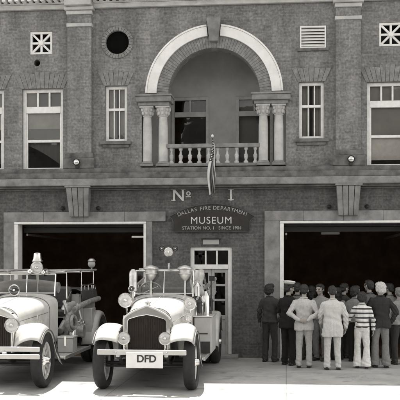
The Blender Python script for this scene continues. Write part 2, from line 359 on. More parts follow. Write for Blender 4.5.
# mid cornice
mc = MB(); zl = FZ(184)
mc.box(XL-.1, XR+.1, -.20, 0, FZ(172), FZ(167)); mc.box(XL-.1, XR+.1, -.28, 0, FZ(178), FZ(172)-.002)
mc.build('belt_course', M['stone_dark'], ST, bevel=.012)
mc = MB().box(XL-.1, XR+.1, -.34, 0, zl-.03, FZ(178)-.002).build('belt_course', M['stone'], ST, bevel=.02)  # lighter stone colour paints in the lit edge of the fascia
MB().box(XL-.08, XR+.08, -.22, 0, zl-.075, zl-.032).box(XL-.08, XR+.08, -.08, 0, zl-.11, zl-.077).build('belt_course', M['stone_dark'], ST, bevel=.01)  # darker stone colour paints in the shade under the fascia
# stone surrounds of the bays and lintel band
for k, (x0, x1, za, zb_) in enumerate((bayL, bayR)):
    sw = .26; sb = MB(); zt_ = zb_+.23
    if k == 0: xa = x0-sw; xb = FX(166)
    else: xa = x0-.35; xb = x1+sw
    sb.box(xa, x0-.002, -.05, 0, 0, zb_); sb.box(x1+.002, x1+(sw if k else .14), -.05, 0, 0, zb_)
    n = 4
    for i in range(n):
        a = xa+(xb-xa)*i/n; b = xa+(xb-xa)*(i+1)/n-.003
        sb.box(a, b, -.052, 0, zb_+.002, zt_)
    sb.build('stone_surround', M['stone'], ST, bevel=.01)
    fr_ = MB().box(x0, x0+.085, -.06, .30, 0, zb_-.052).box(x1-.06, x1, -.06, .30, 0, zb_-.052).box(x0, x1, -.065, .30, zb_-.05, zb_)
    fr_.build('door_frame', M['frame_paint'], ST, bevel=.006)
    d = MB()
    for i in range(5): d.box(x0+.09, x1-.065, .40+.0*i, .43, zb_-.16-.13*i+.06, zb_-.04-.13*i+.05) if i < 2 else None
    d.cyl((x0+.09, .45, zb_-.13), (x1-.065, .45, zb_-.13), .03)
    d.build('roller_door', M['black'], ST)
    tr = MB().box(x0+.12, x1-.1, .44, .47, zb_-.14, zb_-.10); tr.build('door_rail', M['dull_metal'], ST)
    for xx in (x0+.12, x1-.14):
        MB().box(xx, xx+.04, .5, 4.5, zb_-.30, zb_-.25).build('door_track', M['dull_metal'], ST)
    for yy_ in (1.6, 3.2, 4.8, 6.4): MB().box(x0-.3, x1+.3, yy_, yy_+.12, Zc-.22, Zc-.003).build('ceiling_beam', M['dark_in'], ST)
    if k == 0:
        q0 = F(132, 236, .3); MB().box(q0[0], x1-.062, .26, .29, q0[1]-.04, q0[1]).build('door_bracket', M['frame_paint'], ST)
# console keystones under the pilasters, with rosettes beside them
for c in PC:
    k = MB(); zt_, zb_ = FZ(187), FZ(216)
    poly = [(-.30, zt_), (-.005, zt_), (-.005, zb_), (-.16, zb_), (-.2, zb_+.1), (-.2, zb_+.2), (-.26, zb_+.42)]
    for a, b in ((-.27, -.145), (-.135, -.01), (.0, .125), (.135, .26)):
        f = 0.86
        rs = []
        k.rings([[(c+a, y, z) for y, z in poly], [(c+b, y, z) for y, z in poly]])
    # taper towards the bottom
    k.v = [(c+(x-c)*(1-.18*(zt_-z)/(zt_-zb_)), y, z) for x, y, z in k.v]
    k.box(c-.3, c+.3, -.33, 0, zt_+.002, zt_+.06)
    k.build('keystone', M['stone'], ST, bevel=.012)
    for dx in (-.42, .42):
        r = MB().lathe([(.05, 0), (.05, .02), (.03, .035), (.012, .05)], (c+dx, 0.0, FZ(207)), (0, -1, 0), 16).build('rosette', M['black'], ST)
# archivolt
def ring_part(r0, r1, y, m, name, a0, a1, nseg, gap=0.0, step=True):
    b = MB()
    for i in range(nseg):
        t0 = a0+(a1-a0)*i/nseg+gap; t1 = a0+(a1-a0)*(i+1)/nseg-gap; kk = max(1, int(40/nseg))
        pr = [(ACX+r0*cos(t0+(t1-t0)*j/kk), ACZ+r0*sin(t0+(t1-t0)*j/kk)) for j in range(kk+1)]+[(ACX+r1*cos(t1+(t0-t1)*j/kk), ACZ+r1*sin(t1+(t0-t1)*j/kk)) for j in range(kk+1)]
        b.prism(pr, y, -.001)
    return b
ka = .105
for a0, a1 in ((.02, pi/2-ka), (pi/2+ka, pi-.02)):
    b = ring_part(RM+.0, RO-.03, -.10, None, '', a0, a1, 1, .0); 
    b2 = ring_part(RO-.028, RO+.012, -.115, None, '', a0, a1, 1); b.add(b2.v, b2.f)
    b.build('archivolt', M['white_trim'], ST, bevel=.006)
ring_part(RI+.003, RM-.003, -.05, None, '', 0.0, pi, 58, .0022).build('brick_arch_ring', M['brick_arch'], ST, smooth=False)
kx0, kx1 = FX(207.2), FX(221.2); kb = (FX(210), FX(218.5)); kz1 = F(214, 19.5)[1]; kz0 = F(214, 43)[1]
MB().prism([(kb[0], kz0), (kb[1], kz0), (kx1, kz1), (kx0, kz1)], -.20, 0).build('keystone', M['stone'], ST, bevel=.014)
# entablature blocks, columns
for (e0, e1, cols) in ((137, 172, (147.3, 163.2)), (252, 290.5, (263.3, 278.8))):
    xa, xb = FX(e0), FX(e1)
    MB().box(xa, xb, -.20, .338, ZEB+.05, ZET+.0).box(xa+.05, xb-.05, -.13, .337, ZEB-.03, ZEB+.048).box(xa-.02, xb+.02, -.225, .336, ZET+.002, ZET+.045).build('entablature', M['stone'], ST, bevel=.012)
    for c in cols:
        x = FX(c, .05); zb0 = ZBF
        zcap = ZEB-.032-.24
        o = MB().lathe([(.108, zb0+.12), (.108, zb0+.5), (.106, zb0+.9), (.092, zcap)], (x, .06, 0)).build('column', M['stone_light'], ST)
        MB().box(x-.15, x+.15, -.09, .21, zb0, zb0+.06).lathe([(.14, zb0+.061), (.145, zb0+.08), (.125, zb0+.10), (.125, zb0+.119)], (x, .06, 0)).build('column_base', M['stone'], o, bevel=.008)
        cp = MB().lathe([(.105, zcap), (.112, zcap+.02), (.10, zcap+.03), (.12, zcap+.12), (.155, zcap+.20)], (x, .06, 0))
        for j in range(8):
            t = j*pi/4; ex = Vector((cos(t), sin(t), 0))
            for rr, zz, sc in ((.118, zcap+.085, .036), (.145, zcap+.16, .032)):
                p = Vector((x, .06, zz))+ex*rr; cp.ball(p, (sc, sc, sc*1.5), 8, 6)
        cp.box(x-.16, x+.16, -.10, .22, zcap+.2, zcap+.238)
        cp.build('capital', M['stone_light'], o)
# balustrade
bx0, bx1 = FX(166.5), FX(260)
zr1, zr0 = FZ(143.5, 214), FZ(147.5, 214)
ba = MB().box(bx0, bx1, -.02, .15, zr0, zr1).box(bx0, bx1, .0, .13, ZBF, ZBF+.07).build('balustrade', M['stone'], ST, bevel=.012)
nb = 10
for i in range(nb):
    x = bx0+(bx1-bx0)*(i+.5)/nb; h0 = ZBF+.072; h = zr0-.002-h0
    MB().lathe([(.055, h0), (.055, h0+.03), (.028, h0+.06), (.045, h0+.13), (.05, h0+.18), (.03, h0+h*.6), (.022, h0+h*.8), (.04, h0+h*.88), (.05, h0+h)], (x, .065, 0), n=12).build('baluster', M['stone_light'], ba)
# porch recess
PD = 1.35
rc = MB()
rc.box(PX0-.12, PX0, .345, PD+.1, ZBF-.1, 8.0-.3); rc.box(PX1, PX1+.12, .345, PD+.1, ZBF-.1, 7.7)
rc.box(PX0-.12, PX1+.12, .345, PD+.1, 7.56, 7.66)
rc.build('porch_lining', M['plaster'], ST, smooth=False)
MB().box(PX0+.001, PX1-.001, -.0, PD-.002, ZBF-.12, ZBF-.003).build('balcony_floor', M['stone_dark'], ST, smooth=False)
pwn = [Fr(171.5, 209, 97, 170, PD), Fr(236, 273, 97, 170, PD)]
zt = (pwn[0][3]+pwn[1][3])/2
pwn = [(a[0], a[1], ZBF+.0, zt) for a in pwn]
plate_with_holes('porch_wall', [(PX0+.001, ZBF)]+[q for a in pwn for q in ((a[0], ZBF), (a[0], a[3]), (a[1], a[3]), (a[1], ZBF))]+[(PX1-.001, ZBF), (PX1-.001, 7.558), (PX0+.001, 7.558)], [], PD, PD+.12, M['plaster'], ST)
# ------------ windows
def window(a, y, kind, m=M['frame_paint']):
    x0, x1, za, zb = a; H = zb-za; W = x1-x0
    fw = .075 if kind != 'narrow' else .07
    f = MB().box(x0, x0+fw, y, y+.10, za, zb).box(x1-fw, x1, y, y+.10, za, zb).box(x0+fw, x1-fw, y, y+.10, zb-fw, zb).box(x0+fw, x1-fw, y, y+.10, za, za+fw*.9)
    xi0, xi1 = x0+fw, x1-fw; panes = []; inner = []
    if kind == 'wide':
        zt1 = zb-H*(17.5/82); zt0 = zb-H*(24/82)
        f.box(xi0, xi1, y-.008, y+.099, zt0, zt1)
        for k in (1, 2): f.box(xi0+(xi1-xi0)*k/3-.02, xi0+(xi1-xi0)*k/3+.02, y+.01, y+.09, zt1, zb-fw)
        zm = za+H*.365
        f.box(xi0, xi1, y+.02, y+.098, zm-.03, zm+.03)
        for xx in (xi0, xi1-.03): f.box(xx, xx+.03, y+.025, y+.09, za+fw*.9, zt0)
        for k in range(3): panes.append((xi0+(xi1-xi0)*k/3+.02*(k > 0), xi0+(xi1-xi0)*(k+1)/3-.02*(k < 2), zt1, zb-fw))
        panes += [(xi0, xi1, zm+.03, zt0), (xi0, xi1, za+fw*.9, zm-.03)]
    elif kind == 'narrow':
        zm = zb-H*.42; f.box(xi0, xi1, y+.0, y+.099, zm-.03, zm+.03)
        for q in (1, 2):
            xx = xi0+(xi1-xi0)*q/3; f.box(xx-.013, xx+.013, y+.02, y+.09, zm+.03, zb-fw); f.box(xx-.013, xx+.013, y+.02, y+.09, za+fw*.9, zm-.03)
        panes += [(xi0, xi1, zm+.03, zb-fw), (xi0, xi1, za+fw*.9, zm-.03)]
    elif kind == 'porch':
        zt1 = zb-.36; zt0 = zt1-.12
        f.box(xi0, xi1, y-.01, y+.1, zt0, zt1); xm = (xi0+xi1)/2
        f.box(xm-.02, xm+.02, y+.01, y+.09, zt1, zb-fw)
        zz = zb-1.02; f.box(xi0, xi1, y+.01, y+.09, zz-.02, zz+.02) if False else None
        panes += [(xi0, xm-.02, zt1, zb-fw), (xm+.02, xi1, zt1, zb-fw), (xi0, xi1, za+fw*.9, zt0)]
    o = f.build('window', m, ST, bevel=.005)
    for p in panes:
        MB().add([(p[0], y+.06, p[2]), (p[1], y+.06, p[2]), (p[1], y+.06, p[3]), (p[0], y+.06, p[3])], [(0, 1, 2, 3)]).build('pane', M['glass'], o, smooth=False)
    return o, xi0, xi1, (panes[-1] if kind == 'narrow' else None)
def curtain(o, x0, x1, z0_, z1, y, m, folds=9, amp=.018):
    rows = []; n = folds*8
    for k in range(2):
        z = z0_ if k == 0 else z1
        rows.append([(x0+(x1-x0)*i/n, y+amp*sin(i/n*folds*2*pi+.6*k), z) for i in range(n+1)])
    MB().grid(rows).build('curtain', m, o, angle=80)
for i, a in enumerate(wins):
    o, xi0, xi1, _ = window(a, .09, 'wide'); H = a[3]-a[2]
    MB().box(xi0-.05, xi1+.05, .20, .205, a[2]+H*(.37 if i != 1 else .09), a[3]).build('blind', M['frame_paint' if i == 1 else 'blind'], o, smooth=False)
    if i != 1:
        MB().box(xi0-.05, xi1+.05, .19, .195, a[2]+H*.52, a[3]-H*.28).build('valance', M['curtain'], o, smooth=False)
        rows = []
        for q in range(30):
            t = q/29; X_ = xi0-.03+(xi1-xi0+.06)*t; yq = .25+.02*sin(t*34); rows.append([(X_, yq, a[2]+H*.37), (X_, yq+.01, a[2]+H*.37-H*(.05+.27*t**1.3))])
        MB().grid(rows).build('curtain', M['blind'], o, angle=80)  # pleated grey sheet with a slanting lower edge behind the lower sash
    if i == 1: MB().box(xi0-.05, xi1+.05, .19, .195, a[2]+H*.36, a[3]).build('blind', M['plaster'], o, smooth=False)
    x0, x1, za, zb = a
    MB().box(x0-.06, x1+.06, -.07, .30, za-.07, za-.002).build('window_sill', M['stone_light'], o, bevel=.008)
    # splayed flat arch
    v = MB(); n = 11; h = .34
    for k in range(n):
        t0, t1 = k/n, (k+1)/n; e = .018; f0 = x0-.03+(x1-x0+.06)*t0; f1 = x0-.03+(x1-x0+.06)*t1
        g0 = x0-.18+(x1-x0+.36)*t0; g1 = x0-.18+(x1-x0+.36)*t1; hh = h+(.05 if abs(k-5) < 1.5 else 0)
        v.prism([(f0+.004, zb+.003), (f1-.004, zb+.003), (g1-.004, zb+hh), (g0+.004, zb+hh)], -.016, -.001)
    v.build('flat_arch', M['brick_arch'], ST, smooth=False, bevel=.004)
for i, a in enumerate(nar):
    o, xi0, xi1, _ = window(a, .08, 'narrow'); x0, x1, za, zb = a
    curtain(o, xi0-.03, xi0+(xi1-xi0)*.42, za+.02, zb-.02, .24, M['curtain'], 3)
    curtain(o, xi0+(xi1-xi0)*.58, xi1+.03, za+.02, zb-.02, .24, M['curtain'], 3)
    MB().box(x0-.10, x1+.10, -.09, .30, za-.08, za-.002).box(x0-.05, x1+.05, -.05, 0, za-.15, za-.082).build('window_sill', M['stone_dark'], o, bevel=.008)
    v = MB(); n = 7
    for k in range(n):
        t0, t1 = k/n, (k+1)/n; f0 = x0-.03+(x1-x0+.06)*t0; f1 = x0-.03+(x1-x0+.06)*t1; g0 = x0-.17+(x1-x0+.34)*t0; g1 = x0-.17+(x1-x0+.34)*t1
        v.prism([(f0+.004, zb+.003), (f1-.004, zb+.003), (g1-.004, zb+.31+(.06 if k == 3 else 0)), (g0+.004, zb+.31+(.06 if k == 3 else 0))], -.016, -.001)
    v.build('flat_arch', M['brick_arch'], ST, smooth=False, bevel=.004)
for i, a in enumerate(pwn):
    o, xi0, xi1, _ = window(a, PD-.03, 'porch', M['dim_paint'])
    if i: MB().box(xi0-.02, xi1+.02, PD+.16, PD+.165, a[2], a[3]-.02).build('blind', M['blind'], o, smooth=False)
# round vent
vr = ring = MB(); n = 30
for k in range(n):
    t0, t1 = 2*pi*k/n+.012, 2*pi*(k+1)/n-.012; r0, r1 = RVR+.003, RVR+.10
    ring.prism([(RVX+r0*cos(t0), RVZ+r0*sin(t0)), (RVX+r1*cos(t0), RVZ+r1*sin(t0)), (RVX+r1*cos(t1), RVZ+r1*sin(t1)), (RVX+r0*cos(t1), RVZ+r0*sin(t1))], -.03, -.001)
o = ring.build('round_vent', M['brick_arch'], ST, smooth=False)
gr = MB()
gr.box(RVX-RVR-.02, RVX+RVR+.02, .345, .36, RVZ-RVR-.02, RVZ+RVR+.02).prism(circ(RVX, RVZ, RVR-.004), .05, .07); gr.build('dark_fill', M['void'], o, smooth=False)  # flat matte black disc stands in for the darkness of the vent
MB().box(hl[0]-.1, hl[0]+.1, .346, .36, hl[1]-.1, hl[1]+.1).build('pipe_hole', M['black'], ST, smooth=False)
for cx, cz, h in lat:
    b = MB().box(cx-h, cx+h, .02, .09, cz-h, cz-h+.05).box(cx-h, cx+h, .02, .09, cz+h-.05, cz+h).box(cx-h, cx-h+.05, .02, .09, cz-h+.05, cz+h-.05).box(cx+h-.05, cx+h, .02, .09, cz-h+.05, cz+h-.05)
    for k in range(4):
        t = k*pi/4; L_ = (h-.04)*(1.38 if k % 2 else 1); u = Vector((cos(t), 0, sin(t))); nn = Vector((-sin(t), 0, cos(t)))*.024; c_ = Vector((cx, 0, cz))
        p = [c_-u*L_-nn, c_+u*L_-nn, c_+u*L_+nn, c_-u*L_+nn]; b.prism([(q.x, q.z) for q in p], .03+.003*k, .08+.001*k)
    b.lathe([(.06, 0), (.06, .03), (.03, .04)], (cx, .025, cz), (0, -1, 0), 16)
    o = b.build('lattice_vent', M['white_trim'], ST, bevel=.004)
    MB().box(cx-h-.02, cx+h+.02, .346, .36, cz-h-.02, cz+h+.02).build('backing', M['black'], o, smooth=False)
x0, x1, za, zb = louv
b = MB().box(x0, x1, -.01, .08, za, za+.03).box(x0, x1, -.01, .08, zb-.03, zb).box(x0, x0+.03, -.01, .08, za+.03, zb-.03).box(x1-.03, x1, -.01, .08, za+.03, zb-.03)
for k in range(6):
    zz = za+.045+(zb-za-.09)*k/6; b.prismx([(.0, zz), (.015, zz-.002), (.075, zz+.06), (.06, zz+.064)], x0+.03, x1-.03)
b.build('louvre_vent', M['white_trim'], ST)
MB().box(x0-.06, x1+.06, -.04, .0, za-.07, za-.004).build('window_sill', M['stone_dark'], ST, bevel=.006)
# entrance door
x0, x1, za, zb = doorO
fy = .06
xs = FX(227.5, fy); zt1, zt0 = FZ(250.5, 210), FZ(264.5, 210); zd = FZ(269, 210)
f = MB().box(x0, x0+.09, fy, fy+.14, 0, zb).box(x1-.09, x1, fy, fy+.14, 0, zb).box(x0+.09, x1-.09, fy, fy+.14, zt1, zb).box(x0+.09, x1-.09, fy-.01, fy+.13, zd, zt0)
dw = x1-x0-.18
for k in (1, 2): f.box(x0+.09+dw*k/3-.018, x0+.09+dw*k/3+.018, fy+.01, fy+.12, zt0, zt1)
o = f.build('door', M['frame_paint'], ST, bevel=.006)
for k in range(3):
    a_, b_ = x0+.09+dw*k/3+.018*(k > 0), x0+.09+dw*(k+1)/3-.018*(k < 2)
    MB().add([(a_, fy+.06, zt0), (b_, fy+.06, zt0), (b_, fy+.06, zt1), (a_, fy+.06, zt1)], [(0, 1, 2, 3)]).build('pane', M['glass'], o, smooth=False)
lf = MB(); yy = fy+.04; xa, xb = x0+.092, x1-.092; xm = (xa+xb)/2
for (p, q) in ((xa, xm-.003), (xm+.003, xb)):
    lf.box(p, p+.07, yy, yy+.05, .01, zd-.004); lf.box(q-.07, q, yy, yy+.05, .01, zd-.004)
    for z_, h_ in ((.01, .28), (.86, .10), (1.28, .05), (1.62, .05), (zd-.084, .08)): lf.box(p+.07, q-.07, yy+.001, yy+.049, z_, z_+h_)
    lf.box(p+.07, q-.07, yy+.02, yy+.035, .29, .86)
lf.build('door_leaf', M['dim_paint'], o, bevel=.005)
pb = MB()
for (p, q) in ((xa, xm-.003), (xm+.003, xb)): pb.add([(p+.07, yy+.025, .96), (q-.07, yy+.025, .96), (q-.07, yy+.025, zd-.08), (p+.07, yy+.025, zd-.08)], [(0, 1, 2, 3)])
pb.build('pane', M['glass'], o, smooth=False)
MB().cyl((xm+.04, yy, 1.0), (xm+.04, yy-.05, 1.0), .012).ball((xm+.04, yy-.065, 1.0), .028).build('handle', M['nickel'], o)
MB().box(x0-.15, x1+.15, -.35, .3, .0, .08).build('doorstep', M['stone'], ST, bevel=.015)
# "N o 1" raised letters
bm = bmesh.new()
zc0, zc1 = FZ(200.5, 200), FZ(189, 200); cap = (zc1-zc0)
put_text(bm, 'N', cap/.70, FX(178.5), -.006, zc0, depth=.03, bold=.006)
put_text(bm, 'o', cap*.62/.52*.62, FX(188.5), -.006, zc0+cap*.45, depth=.03, bold=.004)
put_text(bm, 'I', cap/.70, FX(231), -.006, zc0, depth=.03, bold=.008)
s = MB(); X = FX(178.5); hw = .115
for sx, zz in ((-1, zc0), (-1, zc1-.022), (1, zc1-.022)): s.box(X+sx*hw-.05, X+sx*hw+.05, -.026, 0, zz, zz+.02)
X = FX(231); s.box(X-.06, X+.06, -.026, 0, zc0-.001, zc0+.022); s.box(X-.06, X+.06, -.026, 0, zc1-.022, zc1)
X = FX(188.5); s.box(X-.06, X+.06, -.026, 0, zc0+cap*.28, zc0+cap*.28+.022)
tm_ = s.mesh('t'); bm.from_mesh(tm_); bm_obj(bm, 'lettering', M['letter'], ST)
# ------------------------------------------------------------------ museum sign
sg = tag(empty('museum_sign', (FX(213), -.03, FZ(231, 213))), 'dark arched board reading MUSEUM, on the brick between the bays', 'sign')
ox, oz = FX(213), FZ(231, 213)
def sp(px, py): x, z = F(px, py); return (x-ox, z-oz)
topc = [(170.5, 216.5), (178, 212.5), (187, 208.5), (196, 206), (205, 204.6), (213, 204.2), (221, 204.6), (230, 206), (239, 208.5), (247, 212), (254.5, 216.5)]
outl = [sp(*p) for p in topc]+[sp(251.5, 219.5), sp(250, 222), sp(249.5, 231.5), sp(174, 231.5), sp(173.5, 222), sp(172.5, 219.5)]
MB().prism(outl, -.05, .025).build('board', M['sign'], sg, smooth=False, bevel=.006)
ed = MB().tube([(x, -.055, z) for x, z in outl], .012, 6, closed=True).build('border', M['sign_edge'], sg)
bm = bmesh.new()
# arched first line set on a circle through the top
txt = 'DALLAS FIRE DEPARTMENT'
wd = {'I': .45, ' ': .55, 'M': 1.15, 'R': .98, 'L': .9, 'F': .9, 'E': .92}
tot = sum(wd.get(c, 1) for c in txt); 
xa, za = sp(178.5, 216.8); xb, zb_ = sp(247.5, 216.8); xm_, zm_ = sp(213, 209.8)
half = (xb-xa)/2; sag = zm_-za; R = (half*half+sag*sag)/(2*sag); A = math.asin(half/R); acc = 0
for c in txt:
    wv = wd.get(c, 1); t = -A+2*A*(acc+wv/2)/tot; acc += wv
    if c != ' ': put_text(bm, c, .12, xm_+R*sin(t), -.052, zm_-R*(1-cos(t)), rot=-t, depth=.008)
bm_obj(bm, 'lettering', M['letter_dim'], sg)
bm = bmesh.new(); x, z = sp(211.5, 223.8); put_text(bm, 'MUSEUM', .225, x, -.052, z, depth=.008, spacing=1.12)
bm_obj(bm, 'lettering', M['letter'], sg)
bm = bmesh.new(); x, z = sp(212, 229.6); put_text(bm, 'STATION NO. 1   SINCE 1904', .105, x, -.052, z, depth=.008)
bm_obj(bm, 'lettering', M['letter_dim'], sg)
x0, x1, za, zb = Fr(203, 219, 239.5, 244.5)
pq = tag(empty('plaque', ((x0+x1)/2, 0, za)), 'small pale blank plaque directly above the entrance door', 'plaque')
MB().box(-(x1-x0)/2, (x1-x0)/2, -.03, .0, 0, zb-za).build('panel', M['plaster'], pq, bevel=.004)
MB().box(-(x1-x0)/2-.03, (x1-x0)/2+.03, -.06, .0, zb-za+.002, zb-za+.03).build('hood', M['black'], pq)

# ------------------------------------------------------------------ flood lamps on the belt course
for px, py, lab in ((77, 170, 'small round flood lamp on the ledge below the left pilaster'), (351, 166.5, 'small round flood lamp on the ledge below the right pilaster')):
    x, z = F(px, py, -.26); zb = FZ(167)
    l = tag(empty('flood_lamp', (x, -.245, zb)), lab, 'lamp', 'flood lamps on the ledge')
    MB().cyl((0, 0, -.0), (0, 0, .05), .05).cyl((0, 0, .05), (0, 0, .1), .015).build('mount', M['black'], l)
    MB().lathe([(.03, .10), (.075, .0), (.085, -.05), (.08, -.055)], (0, -.02, .14), (0, 1, .25)).build('lamp_housing', M['black'], l)
    MB().ball((0, -.08, .125), (.066, .03, .066)).build('lens', M['nickel'], l)
# hanging fixture in the right bay
x0, x1, za, zb = Fr(321, 339.5, 232, 235, 1.2)
hf = tag(empty('hanging_light', ((x0+x1)/2, 1.2, zb)), 'pale tube light fitting hanging inside the right vehicle bay', 'light fitting')
MB().box(-(x1-x0)/2, (x1-x0)/2, -.08, .08, -.06, 0).build('housing', M['plaster'], hf, bevel=.01)
MB().cyl((-.15, 0, 0), (-.15, 0, Zc-zb), .008).cyl((.15, 0, 0), (.15, 0, Zc-zb), .008).build('hanger_rod', M['black'], hf)
# ------------------------------------------------------------------ flag
def flag_mat():
    m = bpy.data.materials.new('flag_cloth'); m.use_nodes = True; t = m.node_tree; N = t.nodes; L = t.links; b = N['Principled BSDF']; b.inputs['Roughness'].default_value = .85
    at = N.new('ShaderNodeUVMap'); at.uv_map = 'UVMap'; sx = N.new('ShaderNodeSeparateXYZ'); L.new(at.outputs[0], sx.inputs[0])
    mt = lambda op, a, c: (lambda n: (setattr(n, 'operation', op), [L.new(v, n.inputs[i]) if hasattr(v, 'node') else setattr(n.inputs[i], 'default_value', v) for i, v in enumerate((a, c)) if v is not None], n.outputs[0])[2])(N.new('ShaderNodeMath'))
    st = mt('MODULO', mt('FLOOR', mt('MULTIPLY', sx.outputs[1], 13), None), 2)
    can = mt('MULTIPLY', mt('LESS_THAN', sx.outputs[0], .4), mt('GREATER_THAN', sx.outputs[1], 6/13))
    vo = N.new('ShaderNodeTexVoronoi'); vo.inputs['Scale'].default_value = 1; vo.inputs['Randomness'].default_value = 0
    mp = N.new('ShaderNodeMapping'); mp.inputs['Scale'].default_value = (22, 17, 1); L.new(at.outputs[0], mp.inputs[0]); L.new(mp.outputs[0], vo.inputs[0])
    star = mt('LESS_THAN', vo.outputs['Distance'], .28)
    a = N.new('ShaderNodeMix'); a.data_type = 'RGBA'; a.inputs[6].default_value = (*g(.09), 1); a.inputs[7].default_value = (*g(.55), 1); L.new(st, a.inputs[0])
    c = N.new('ShaderNodeMix'); c.data_type = 'RGBA'; c.inputs[6].default_value = (*g(.035), 1); c.inputs[7].default_value = (*g(.6), 1); L.new(star, c.inputs[0])
    d = N.new('ShaderNodeMix'); d.data_type = 'RGBA'; L.new(can, d.inputs[0]); L.new(a.outputs[2], d.inputs[6]); L.new(c.outputs[2], d.inputs[7]); L.new(d.outputs[2], b.inputs['Base Color'])
    return m
bx, bz = F(213.5, 160, -.2); tx, tz = F(212.5, 136, -1.15)
fl = tag(empty('flag', (bx, -.2, bz)), 'limp striped flag on a short angled pole below the balcony balustrade', 'flag')
tip = Vector((tx-bx, -.95, tz-bz))
MB().cyl((0, .0, -.0), tip, .018, .013, 10).ball(tip, (.03, .03, .04)).build('pole', M['dull_metal'], fl)
MB().cyl(tip*.0+Vector((0, 0, -.04)), tip*.12, .03).box(-.05, .05, -.1, .0, -.14, .02).build('socket', M['black'], fl)
zend = F(210.5, 196, -1.1)[1]-bz
nu, nv = 72, 44; rows = []; uvs = []
for i in range(nv+1):
    v = i/nv; row = []
    for j in range(nu+1):
        u = j/nu
        # hoist along the pole, the fly hangs: cloth falls from the pole in deep folds
        top = tip*(.94-.42*u); z = top.z*(1-v)+(zend+.10*abs(u-.45)+.22*u*u)*v
        squeeze = 1-.72*min(1, v*2.2); 
        xx = top.x+((u-.5)*.15+.055*sin(u*pi*7.2+v*1.3))*min(1, .2+v*1.8)*(1-.35*v)+.025*sin(v*7+u*2)-.03*v
        yy_ = top.y*1.0; cy = tip.y*.76; yy2 = cy+(yy_-cy)*squeeze+.05*cos(u*pi*8.2+v)*min(1, v*2)
        row.append((xx, yy2, z))
    rows.append(row)
me = MB().grid(rows).mesh('cloth'); uv = me.uv_layers.new(name='UVMap')
for lp in me.loops: i, j = divmod(lp.vertex_index, nu+1); uv.data[lp.index].uv = (i/nv, 1-j/nu)
me.shade_smooth(); link_mesh('cloth', me, flag_mat(), fl)

# ------------------------------------------------------------------ fire engines
def arc_yz(cy, cz, r, a0, a1, n): return [(cy+r*cos(radians(a0+(a1-a0)*i/n)), cz+r*sin(radians(a0+(a1-a0)*i/n))) for i in range(n+1)]
def wheel(parent, x, y, R, sgn, dual=False, spoke_m=None, steer=0):
    wdt = .20; h = empty('wheel', (x, y, R), steer); h.parent = parent
    for k in range(2 if dual else 1):
        xo = -sgn*k*.2
        MB().lathe([(R-.13, -wdt/2+.02), (R-.05, -wdt/2), (R-.015, -wdt*.36), (R, -wdt*.18), (R, wdt*.18), (R-.015, wdt*.36), (R-.05, wdt/2), (R-.13, wdt/2-.02), (R-.14, 0), (R-.13, -wdt/2+.02)], (xo, 0, 0), (1, 0, 0), 40).build('tyre', M['rubber'], h)
    MB().torus((sgn*.035, 0, 0), (1, 0, 0), R-.142, .022, 36, 8).torus((-sgn*.035, 0, 0), (1, 0, 0), R-.142, .022, 36, 8).lathe([(R-.16, -.05), (R-.128, -.05), (R-.128, .05), (R-.16, .05), (R-.16, -.05)], (0, 0, 0), (1, 0, 0), 36).build('rim', M['white_paint'], h)
    s = MB()
    for k in range(12):
        t = 2*pi*k/12; e = Vector((0, cos(t), sin(t))); s.cyl(e*.06, e*(R-.15), .024, .019, 8)
    s.build('spokes', spoke_m or M['white_paint'], h)
    MB().lathe([(.095, -.06), (.095, .03), (.075, .05), (.06, .08), (.05, .13), (.03, .14)], (0, 0, 0), (sgn, 0, 0), 20).build('hub', M['nickel'], h)
    return h
def lamp(parent, name, p, r, m_lens, body=None, d=(0, -1, .0), depth=1.3, body_m=None):
    o = MB().lathe([(r*.25, depth*r), (r*.7, depth*r*.75), (r*.98, depth*r*.25), (r*1.06, 0.01), (r*1.06, -.012), (r*.93, -.014), (r*.9, .0)], p, tuple(-c for c in d), 24).build(name, body_m or M['nickel'], parent)
    dv = Vector(d).normalized(); c = Vector(p)+dv*.002
    MB().torus(tuple(c+dv*r*.02), d, r*.93, r*.07, 28, 8).build('rim', body_m or M['nickel'], o)
    MB().ball(tuple(c+dv*r*.2), r*.26).build('bulb_cap', M['nickel'], o)
    MB().lathe([(r*.91, 0), (r*.7, r*.13), (r*.35, r*.19), (.001, r*.21)], c, d, 24).build('lens', m_lens, o)
    return o
def fender(parent, path, x_in, x_out, m, name='fender', crown=.11, lip=.05, drop=0):
    rows = []; n = len(path)
    for i, (y, z) in enumerate(path):
        a = path[max(0, i-1)]; b = path[min(n-1, i+1)]; dy, dz = b[0]-a[0], b[1]-a[1]; L = sqrt(dy*dy+dz*dz); ny, nz = -dz/L, dy/L
        if nz < 0 and i < n*.3: pass
        row = []
        for j in range(11):
            u = j/10; x = x_in+(x_out-x_in)*u; c = -crown*abs(2*u-1)**2.6*(1.0 if u > .5 else .35)-(lip if j == 10 else 0)-drop*(1-u)**2*max(0, 1-i/(n*.55))
            row.append((x, y+ny*c, z+nz*c))
        rows.append(row)
    return MB().grid(rows).build(name, m, parent, solid=.012, angle=60)
def ladder(parent, p0, p1, w=.3, n=12, axis=(0, 0, 1), m=None):
    p0 = Vector(p0); p1 = Vector(p1); a = Vector(axis)*w; L = MB()
    for q in (Vector((0, 0, 0)), a): L.tube([p0+q, p1+q], .022, 8)
    for i in range(n):
        c = p0.lerp(p1, (i+.5)/n); L.tube([c, c+a], .013, 6)
    return L.build('ladder', m or M['wood'], parent)

